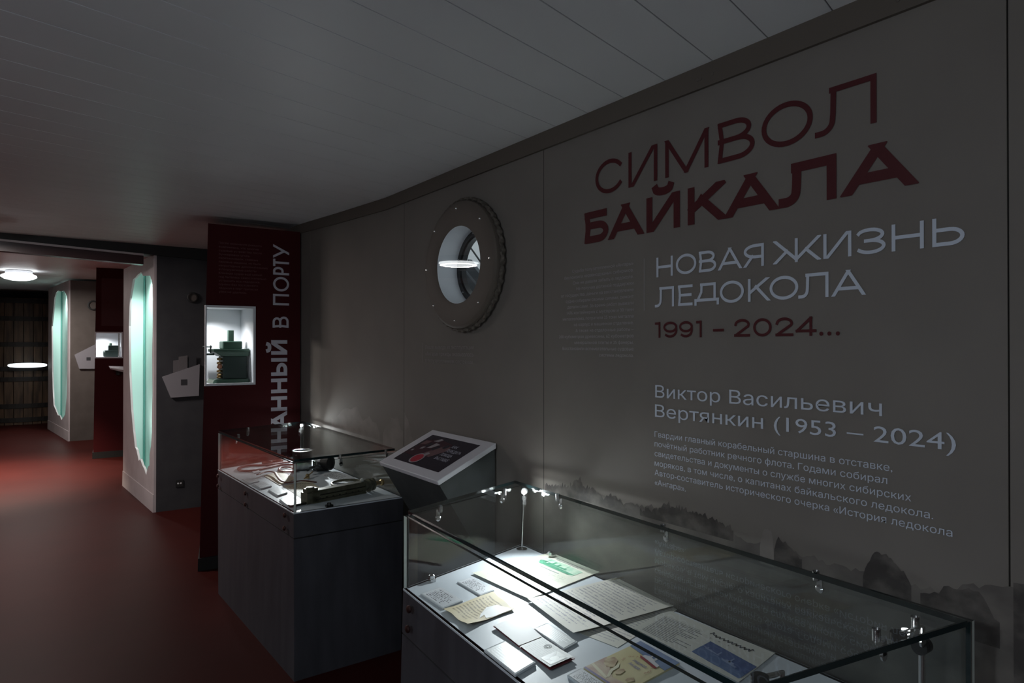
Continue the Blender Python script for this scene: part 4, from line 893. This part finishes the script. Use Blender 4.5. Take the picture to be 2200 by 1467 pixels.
gd, gf = sheet('ship_certificate', 'large cream certificate with a green printed ship at the back left', 'document', R((1.659, 2.100), (1.655, 1.815), (1.290, 1.745), (1.275, 2.062)), 'doc_green', lambda u, v: .0015 + .030 * max(0, .22 - v) ** 1.3 + .010 * max(0, u - .85), z=TZ)
prints(gd, 'green_wash', gf, [[(.16, .70), (.14, .86), (.52, .88), (.86, .86), (.85, .70), (.5, .69)]], 'ink_green_pale')
prints(gd, 'green_ship', gf, [[(.15, .76), (.86, .74), (.78, .70), (.22, .70)], [(.30, .755), (.30, .785), (.66, .785), (.66, .755)], [(.36, .78), (.36, .84), (.40, .84), (.40, .78)], [(.46, .78), (.46, .83), (.50, .83), (.50, .78)], [(.60, .78), (.605, .88), (.612, .88), (.617, .78)], [(.25, .76), (.254, .86), (.26, .86), (.264, .76)], [(.13, .765), (.27, .80), (.27, .76)]], 'ink_green', .0010)
prints(gd, 'heading_lines', gf, [[(.2, .925), (.2, .935), (.8, .935), (.8, .925)], [(.28, .895), (.28, .905), (.72, .905), (.72, .895)], [(.32, .64), (.32, .655), (.68, .655), (.68, .64)]], 'ink_grey')
h2, h2f = sheet('handwritten_letter', 'handwritten letter sheet lying underneath another, its corner showing', 'letter', R((1.640, 1.480), (1.619, 1.425), (1.285, 1.338), (1.262, 1.470)), 'doc_hand2', z=TZ)
hd, hf = sheet('handwritten_letter', 'large handwritten letter sheet on top, in the middle of the near case', 'letter', R((1.660, 1.735), (1.622, 1.442), (1.235, 1.462), (1.285, 1.745)), 'doc_hand', lambda u, v: .0045 + .018 * max(0, .25 - v) ** 1.2 + .012 * max(0, u - .85), z=TZ)
mb = MB(); mb.tube([(1.632, 1.728, .7965), (1.675, 1.722, .7965), (1.676, 1.715, .7965), (1.640, 1.719, .7965), (1.639, 1.725, .7965), (1.668, 1.7205, .7965)], .0009, 6)
tag(mb.build('paper_clip', 'clipmetal', base=(1.65, 1.72, .796), smooth=True), 'small wire paper clip on the top edge of the handwritten letter', 'clip')
td, tf = sheet('typed_document', 'cream typed document with a blue ship photograph, along the back of the near case', 'document', R((1.590, 1.440), (1.600, 1.075), (1.385, 1.030), (1.405, 1.400)), 'doc_typed', lambda u, v: .0015 + .012 * max(0, .2 - v), z=TZ)
qb = R((1.516, 1.217), (1.491, 1.054), (1.399, 1.040), (1.425, 1.205)); bf = quadfn(qb, TZ + .0026)
mb = MB(); mb.grid(bf, 4, 4, .0005); bp = mb.build('blue_photo', 'photo_blue', td)
def on(fn, poly, dz=.0005): return [tuple(Vector(fn(u, v)) + Vector((0, 0, dz))) for u, v in poly]
mb = MB()
for poly in ([(0, .02), (1, .02), (1, .34), (.7, .40), (.4, .46), (0, .52)],): mb.add(on(bf, poly, .0004), [tuple(range(len(poly)))])
mb.build('water', 'photo_mid', bp)
mb = MB()
for poly in ([(.06, .56), (.40, .55), (.38, .50), (.10, .50)], [(.45, .50), (.80, .46), (.78, .38), (.50, .40)], [(.34, .55), (.35, .74), (.37, .74), (.375, .55)], [(.60, .48), (.61, .78), (.63, .78), (.64, .48)], [(.53, .49), (.72, .47), (.70, .55), (.56, .56)], [(.10, .56), (.11, .66), (.12, .66), (.125, .56)], [(0, .60), (.3, .565), (.3, .55), (0, .57)]): mb.add(on(bf, poly, .0006), [tuple(range(len(poly)))])
mb.build('ship', 'photo_pale', bp)
def scribble(pts, w): return [q for i in range(len(pts) - 1) for q in stroke_polys([pts[i], pts[i + 1]], w)]
sp = [(.50 + .012 * i, .80 + .035 * math.sin(i * 2.1) + (.05 if i in (1, 2, 30) else 0)) for i in range(32)]
prints(td, 'script_heading', tf, scribble(sp, .010), 'ink_black')
ptext(td, 'spaced_heading', tf, [('А', .53, .545, .68, .03), ('К', .61, .625, .68, .03), ('Т', .69, .705, .68, .03)], 'ink_black')
bd = thing('picture_booklet', 'glossy yellow booklet with a red-hulled ship on a blue band', 'booklet', (1.24, 1.24, TZ))
qk = R((1.358, 1.325), (1.346, 1.177), (1.120, 1.150), (1.130, 1.298)); mb = MB(); mb.hexa([(a, b, TZ) for a, b in qk], [(a, b, TZ + .0045) for a, b in qk]); mb.build('cover', 'bk_yellow', bd)
kf = quadfn(qk, TZ + .0043)
prints(bd, 'blue_band', kf, [[(0, .80), (1, .72), (1, 1), (0, 1)]], 'bk_blue', .0003)
prints(bd, 'shore', kf, [[(0, 0), (1, 0), (1, .14), (.8, .16), (.55, .13), (.4, .20), (.2, .30), (0, .38)]], 'bk_shore', .0003)
prints(bd, 'rocks', kf, [[(.04, .33), (.10, .46), (.22, .44), (.34, .30), (.26, .22), (.12, .26)], [(.44, .30), (.50, .36), (.56, .34), (.58, .24), (.52, .20), (.45, .24)], [(.74, .26), (.80, .32), (.88, .28), (.84, .20), (.76, .20)]], 'bk_sand', .0005)
prints(bd, 'pale_wave', kf, [[(0, .16), (.3, .12), (.5, .08), (.5, .05), (.25, .08), (0, .12)], [(.30, .42), (.40, .34), (.42, .22), (.52, .10), (.47, .09), (.37, .20), (.33, .34)]], 'bk_pale', .0006)
prints(bd, 'spine_strip', kf, [[(0, -.004), (1, -.004), (1, .03), (0, .03)]], 'bk_edge', .0007)
prints(bd, 'ship_hull', kf, [[(.36, .745), (.86, .69), (.83, .655), (.42, .70)]], 'ship_red', .0006)
prints(bd, 'ship_deck', kf, [[(.40, .745), (.85, .695), (.83, .75), (.70, .77), (.66, .80), (.50, .815), (.42, .79)], [(.52, .81), (.54, .90), (.55, .90), (.56, .81)], [(.62, .80), (.63, .90), (.67, .90), (.68, .79)]], 'bk_white', .0008)
ptext(bd, 'blue_lettering', kf, [('ледокол', .40, .72, .57, .055), ('Ангара', .42, .68, .48, .055)], 'bk_bluetext')
mbp = []
for i, ch in enumerate('ПО ПУТИ К АНГАРЕ'):
    if ch == ' ': continue
    a = math.radians(200 - i * 14.5); mbp.append((ch, .55 + .30 * math.cos(a) - .015, .55 + .30 * math.cos(a) + .018, .53 + .165 * math.sin(a), .03))
ptext(bd, 'ring_lettering', kf, mbp, 'bk_red')
idd = thing('identity_booklet', 'open red identity booklet with a small portrait photograph', 'booklet', (1.12, 1.49, TZ))
ql = R((1.184, 1.652), (1.156, 1.502), (1.071, 1.493), (1.083, 1.634)); qr = R((1.156, 1.500), (1.142, 1.349), (1.055, 1.339), (1.071, 1.491))
mb = MB(); lfn = lambda u, v: .004 + .004 * (1 - u); rfn = lambda u, v: .003 + .005 * u * u
def grow(q, s):
    cx = sum(a for a, b in q) / 4; cy = sum(b for a, b in q) / 4; return [(cx + (a - cx) * s, cy + (b - cy) * s) for a, b in q]
mb.grid(quadfn(grow(ql, 1.03), TZ, lambda u, v: .002 + .004 * (1 - u)), 8, 2, .0016); mb.grid(quadfn(grow(qr, 1.03), TZ, lambda u, v: .002 + .003 * u), 8, 2, .0016); mb.build('cover', 'id_red', idd)
mb = MB(); mb.grid(quadfn(ql, TZ, lfn), 8, 2, .0005); mb.build('left_page', 'id_blank', idd)
rf = quadfn(grow(qr, .97), TZ, lambda u, v: rfn(u, v) + .001); mb = MB(); mb.grid(rf, 8, 2, .0005); rp_ = mb.build('right_page', 'id_page', idd)
mb = MB(); mb.add(on(rf, [(.62, .10), (.97, .10), (.97, .82), (.62, .82)], .0004), [(0, 1, 2, 3)]); po = mb.build('portrait_photo', 'ph_mid', idd)
mb = MB(); e_ = [(.82 + .075 * math.cos(2 * PI * k / 16), .44 + .17 * math.sin(2 * PI * k / 16)) for k in range(16)]; mb.add(on(rf, e_, .0009), [tuple(range(16))]); e_ = [(.64, .12), (.70, .12), (.78, .22), (.78, .60), (.70, .74), (.64, .80)]; mb.add(on(rf, [(.97 - (u - .62), v) for u, v in [(.64, .12), (.72, .2), (.72, .6), (.64, .80)]], .0008), [(0, 1, 2, 3)]); mb.build('face', 'ph_light', po)
mb = MB(); e_ = [(.86 + .085 * math.cos(t * PI / 8 - 1.2), .46 + .22 * math.sin(t * PI / 8 - 1.2)) for t in range(11)]; mb.add(on(rf, e_, .0007), [tuple(range(11))]); mb.add(on(rf, [(.63, .12), (.76, .20), (.74, .62), (.63, .80)], .0007), [(0, 1, 2, 3)]); mb.build('dark_hair', 'ph_dark', po)
mb = MB()
for r0, r1 in ((.10, .085), (.065, .03)):
    for k in range(18):
        if k % 3 == 2 and r0 < .1: continue
        a, b = 2 * PI * k / 18, 2 * PI * (k + 1) / 18; mb.add(on(rf, [(.36 + r * .8 * math.cos(t), .76 + r * 1.5 * math.sin(t)) for r, t in ((r0, a), (r0, b), (r1, b), (r1, a))], .0005), [(0, 1, 2, 3)])
mb.build('emblem', 'ink_grey', idd)

# ================================================================== CONTENTS OF THE FARTHER CASE
def label2(lab, q): return label_block(lab, q, .006, 'label', 'acrylic caption blocks in the farther case')
label2('small clear caption block at the front of the farther case, beside the long strap', R((1.107, 4.341), (1.105, 4.186), (1.034, 4.136), (1.035, 4.303)))
label2('small clear caption block in the middle of the front row of the farther case', R((1.126, 4.154), (1.124, 3.993), (1.051, 3.952), (1.051, 4.124)))
label2('small clear caption block at the front of the farther case, before the cream sheet', R((1.152, 3.927), (1.145, 3.768), (1.076, 3.718), (1.078, 3.903)))
label2('small clear caption block at the front right corner of the farther case', R((1.124, 3.643), (1.114, 3.494), (1.050, 3.443), (1.058, 3.623)))
label2('tiny white caption block beside the red cords', R((1.200, 4.560), (1.188, 4.471), (1.144, 4.463), (1.152, 4.554)))
sheet('cream_notebook', 'cream sheet under the bent brown strap in the farther case', 'document', R((1.304, 4.440), (1.315, 4.150), (1.172, 4.000), (1.177, 4.365)), 'paper_cream', lambda u, v: .002, n=4)
sheet('cream_sheet', 'large cream sheet in the glare of the lamp in the farther case', 'document', R((1.362, 4.06), (1.337, 3.781), (1.167, 3.600), (1.182, 3.98)), 'paper_cream', lambda u, v: .0005, n=4)
sheet('printed_sheet', 'white sheet with rows of grey print behind the bronze instrument', 'document', R((1.600, 4.26), (1.610, 3.983), (1.463, 3.905), (1.481, 4.189)), 'label', n=4)
def strap(name, label, pts, m, r=.008, flat=.35, z0=.797):
    P = [Vector(p if len(p) == 3 else (*p, z0)) for p in pts]; out = []
    for i in range(len(P) - 1):
        p0, p1, p2, p3 = P[max(i - 1, 0)], P[i], P[i + 1], P[min(i + 2, len(P) - 1)]
        for k in range(8):
            t = k / 8; out.append(0.5 * ((2 * p1) + (-p0 + p2) * t + (2 * p0 - 5 * p1 + 4 * p2 - p3) * t * t + (-p0 + 3 * p1 - 3 * p2 + p3) * t ** 3))
    out.append(P[-1]); mb = MB(); mb.tube(out, r, 10, flat=flat)
    return tag(mb.build(name, m, base=tuple(P[0]), smooth=True), label, 'strap')
strap('leather_strap', 'bent brown leather strap lying across the cream sheet in the farther case', [(1.36, 3.93, .800), (1.299, 4.00, .805), (1.227, 4.02, .799), (1.204, 4.088, .802), (1.217, 4.218, .808), (1.232, 4.337, .812), (1.201, 4.40, .806), (1.124, 4.302, .812)], 'leather', .0085, .45)
strap('red_cord', 'long looped dark red cord lying at the left of the farther case', [(1.457, 4.60), (1.364, 4.64), (1.27, 4.60), (1.163, 4.54), (1.10, 4.566), (1.098, 4.66), (1.139, 4.72), (1.201, 4.74), (1.269, 4.70), (1.391, 4.73), (1.46, 4.74)], 'redhose', .0095, .7, .7985)
strap('red_cord', 'short dark red loop of cord beside the black pot in the farther case', [(1.300, 4.46), (1.330, 4.54), (1.375, 4.54), (1.40, 4.44), (1.37, 4.36), (1.32, 4.37), (1.295, 4.44)], 'redhose', .008, .7, .7985)
mb = MB()
for (x, y) in ((1.32, 4.80), (1.40, 4.83)): mb.lathe((x, y, .796), (0, 0, 1), [(-.004, .036), (-.004, .026), (.006, .026), (.006, .036)], 24, closed=True)
tag(mb.build('metal_rings', 'leather', base=(1.36, 4.8, .792), smooth=True), 'pair of linked brown rings at the back of the red cord', 'rings')
pt = thing('black_pot', 'black round pot with a pale rim at the back of the farther case', 'pot', (1.447, 4.45, TZ))
mb = MB(); mb.lathe((1.447, 4.45, TZ), (0, 0, 1), [(0, .055), (.006, .060), (.095, .060), (.118, .062), (.122, .060), (.122, .052), (.098, .050)], 36); mb.build('body', 'rubber', pt, smooth=True)
mb = MB(); mb.lathe((1.447, 4.45, TZ + .099), (0, 0, 1), [(0, .049), (.006, .049)], 36); mb.build('glass_face', 'lens', pt)
mb = MB(); mb.lathe((1.447, 4.45, TZ + .1225), (0, 0, 1), [(0, .061), (0, .053), (.002, .053), (.002, .061)], 36, closed=True); mb.build('rim', 'steel', pt, smooth=True)
bn = thing('black_sight', 'black boxy sighting instrument with a round black lens, behind the bronze bar', 'instrument', (1.53, 4.34, TZ))
mb = MB(); mb.box(1.49, 1.575, 4.30, 4.38, TZ, TZ + .062); mb.build('body', 'black', bn, bevel=.006)
mb = MB(); mb.lathe((1.555, 4.30, TZ + .052), (.55, -.83, 0), [(-.03, .034), (0, .038), (.028, .045), (.034, .045), (.034, .036), (.026, .034)], 28); mb.build('lens_hood', 'rubber', bn, smooth=True)
mb = MB(); mb.lathe((1.50, 4.34, TZ + .062), (0, 0, 1), [(0, .012), (.018, .012), (.02, .008)], 14); mb.build('knob', 'steel', bn, smooth=True)
mb = MB(); mb.tube([(1.49, 4.32, TZ + .03), (1.44, 4.27, TZ + .035), (1.415, 4.25, TZ + .028)], .010, 10); mb.build('arm', 'black', bn, smooth=True)
sx_ = thing('brass_pointer', 'small brass rod instrument in the glare beside the black sight', 'instrument', (1.36, 4.15, TZ))
mb = MB(); mb.tube([(1.34, 4.08, TZ + .010), (1.43, 4.20, TZ + .022)], .004, 8); mb.build('rod', 'brass', sx_, smooth=True)
mb = MB(); mb.lathe((1.375, 4.13, TZ), (0, 0, 1), [(0, .012), (.018, .012), (.026, .006)], 14); mb.build('knob', 'brass', sx_, smooth=True)
# bronze bar instrument
bz = thing('bronze_instrument', 'long bronze bar instrument with flanged end and nozzle at the right of the farther case', 'instrument', (1.34, 3.45, TZ))
A = Vector((1.175, 3.450, 0)); B = Vector((1.500, 3.530, 0)); dr = (B - A).normalized(); nr = Vector((-dr.y, dr.x, 0)); LB = (B - A).length
def loc(s, t, h): q = A + dr * s + nr * t; return (q.x, q.y, TZ + h)
def lbox(mb, s0, s1, t0, t1, h0, h1): mb.hexa([loc(s0, t0, h0), loc(s1, t0, h0), loc(s1, t1, h0), loc(s0, t1, h0)], [loc(s0, t0, h1), loc(s1, t0, h1), loc(s1, t1, h1), loc(s0, t1, h1)])
mb = MB(); lbox(mb, 0, LB, 0, .055, .004, .034); lbox(mb, 0, LB, .004, .055, .038, .062); lbox(mb, 0, LB, -.006, .055, 0, .006); mb.build('bar', 'bronze', bz, bevel=.0015)
mb = MB(); lbox(mb, .002, LB - .002, .006, .05, .034, .038); lbox(mb, .02, LB - .02, -.0012, .001, .014, .018)
for k_ in range(7): lbox(mb, .04 + .04 * k_, .05 + .04 * k_, -.0014, .001, .018, .024)
mb.build('groove', 'bronze_dk', bz)
mb = MB(); lbox(mb, -.03, .045, .0, .062, .0, .055); lbox(mb, -.025, .04, .01, .05, .055, .075); mb.lathe(loc(.005, .03, .075), (0, 0, 1), [(0, .022), (.004, .022), (.006, .014)], 16); mb.build('end_block', 'bronze', bz, bevel=.002)
mb = MB(); lbox(mb, -.12, -.03, .008, .034, .004, .012); lbox(mb, -.12, -.03, .010, .03, .0, .004); mb.build('foot_strip', 'bronze_dk', bz)
mb = MB(); c0 = loc(LB, .026, .036); mb.lathe(c0, dr, [(0, .030), (.012, .030), (.013, .022), (.028, .022), (.029, .036), (.040, .036), (.041, .026), (.055, .026), (.056, .034), (.066, .034), (.067, .022)], 28); mb.build('flange', 'bronze', bz, smooth=True)
mb = MB(); mb.lathe(loc(LB + .067, .026, .036), dr, [(0, .016), (.03, .012), (.05, .011), (.054, .017), (.066, .017), (.068, .008)], 20); mb.build('nozzle', 'brass', bz, smooth=True)
mb = MB(); mb.sphere(loc(LB - .004, .03, .068), .011, 8); mb.build('knob', 'paper', bz, smooth=True)
rg = thing('steel_ring', 'oval steel ring lying behind the bronze bar instrument', 'ring', (1.50, 3.78, TZ))
mb = MB(); mb.tube([(1.495 + .092 * math.cos(2 * PI * k / 40), 3.77 + .105 * math.sin(2 * PI * k / 40), TZ + .014) for k in range(40)], .0075, 10, closed=True); mb.build('hoop', 'bronze', rg, smooth=True)
mb = MB()
for a in (0.4, 2.5, 4.6): mb.tube([(1.495, 3.77, TZ + .010), (1.495 + .088 * math.cos(a), 3.77 + .10 * math.sin(a), TZ + .012)], .006, 8)
mb.build('spoke', 'steel', rg, smooth=True)
mb = MB(); mb.lathe((1.40, 3.70, TZ), (0, 0, 1), [(0, .010), (.012, .012), (.02, .009), (.024, .004)], 14); tag(mb.build('white_knob', 'paper_white', base=(1.40, 3.70, TZ), smooth=True), 'small white knob lying behind the left end of the bronze bar', 'knob')

# ================================================================== TOUCHSCREEN STAND
ks = thing('touchscreen_stand', 'grey wedge-shaped touchscreen stand with a slanted pale frame, between the two cases', 'kiosk', (1.55, 2.825, 0.0))
y0, y1 = 2.530, 3.118; FX, FZ, BX, BZ = 1.392, 1.030, 1.690, 1.166; sl = Vector((BX - FX, 0, BZ - FZ)).normalized(); nn = Vector((-sl.z, 0, sl.x)); T = .022
def kp(x, z, y, off): q = Vector((x, y, z)) + nn * off; return tuple(q)
mb = MB(); mb.hexa([kp(FX, FZ, y0, -T), kp(BX - .008, BZ - .004, y0, -T), kp(BX - .008, BZ - .004, y1, -T), kp(FX, FZ, y1, -T)], [kp(FX, FZ, y0, 0), kp(BX, BZ, y0, 0), kp(BX, BZ, y1, 0), kp(FX, FZ, y1, 0)]); kfr = mb.build('frame', 'kframe', ks, bevel=.003)
mb = MB(); ya, yb = y0 + .006, y1 - .006; q0 = kp(FX + .006, FZ, 0, -T - .0005); q1 = kp(BX - .012, BZ - .004, 0, -T - .0005)
prof = [(q0[0], q0[2]), (q1[0], q1[2]), (1.688, 0.0), (1.60, 0.0), (1.60, .70)]
mb.hexa([(a, ya, b) for a, b in prof], [(a, yb, b) for a, b in prof]); mb.build('body', 'kiosk', ks)
LS = (Vector((BX, 0, BZ)) - Vector((FX, 0, FZ))).length
# screen plane: a = along -y from the left edge, b = up the slope
sl_ = Lettering().frame(kp(FX, FZ, y1, .0006), (0, -1, 0), tuple(sl)); sl_.rect(.068, .588 - .072, .050, LS - .040); so = sl_.build('screen', 'screen', ks)
SWd, SHt = .588 - .140, LS - .090
def scr_part(name, m, polys, k):
    l = Lettering().frame(kp(FX, FZ, y1, .0008 + .0003 * k), (0, -1, 0), tuple(sl))
    for poly in polys: l.poly([(.068 + u * SWd, .050 + v * SHt) for u, v in poly])
    return l.build(name, m, so)
circ = lambda cx, cy, r, asp, n=24: [(cx + r * math.cos(2 * PI * k / n), cy + r * asp * math.sin(2 * PI * k / n)) for k in range(n)]
scr_part('picture_dark', 's_dk', [[(.02, .25), (.45, .22), (.62, .55), (.60, .82), (.30, .90), (.05, .80)]], 1)
scr_part('picture_pink', 's_pink', [[(.34, .40), (.52, .30), (.66, .62), (.62, .74), (.50, .72)], [(.05, .62), (.15, .66), (.18, .80), (.06, .78)]], 2)
scr_part('picture_pale', 's_grey', [[(.20, .80), (.28, .92), (.34, .90), (.30, .80)], [(.26, .55), (.34, .58), (.40, .74), (.30, .76)], [(.36, .28), (.44, .30), (.46, .42), (.40, .44)], [(.16, .48), (.21, .50), (.22, .58), (.17, .57)], [(.06, .36), (.10, .38), (.10, .43), (.06, .42)]], 3)
scr_part('picture_tool', 'screen', [[(.36, .56), (.42, .52), (.47, .66), (.42, .70)], [(.50, .66), (.56, .64), (.60, .74), (.54, .78)], [(.18, .60), (.24, .58), (.27, .72), (.21, .74)]], 4)
scr_part('button_ring', 's_grey', [circ(.37, .20, .105, 1.65)], 4)
scr_part('button', 's_red', [circ(.37, .20, .085, 1.65)], 5)
l = Lettering().frame(kp(FX, FZ, y1, .0024), (0, -1, 0), tuple(sl))
for t, u0, u1, v in (('КАК', .64, .75, .72), ('ПЕРЕДАТЬ', .64, .92, .58), ('ПОМОЩЬ', .64, .86, .44), ('ВЫСТАВКЕ', .64, .90, .30)): l.font(t, .068 + u0 * SWd, .068 + u1 * SWd, .050 + v * SHt, .021)
l.build('screen_lettering', 's_white', so)
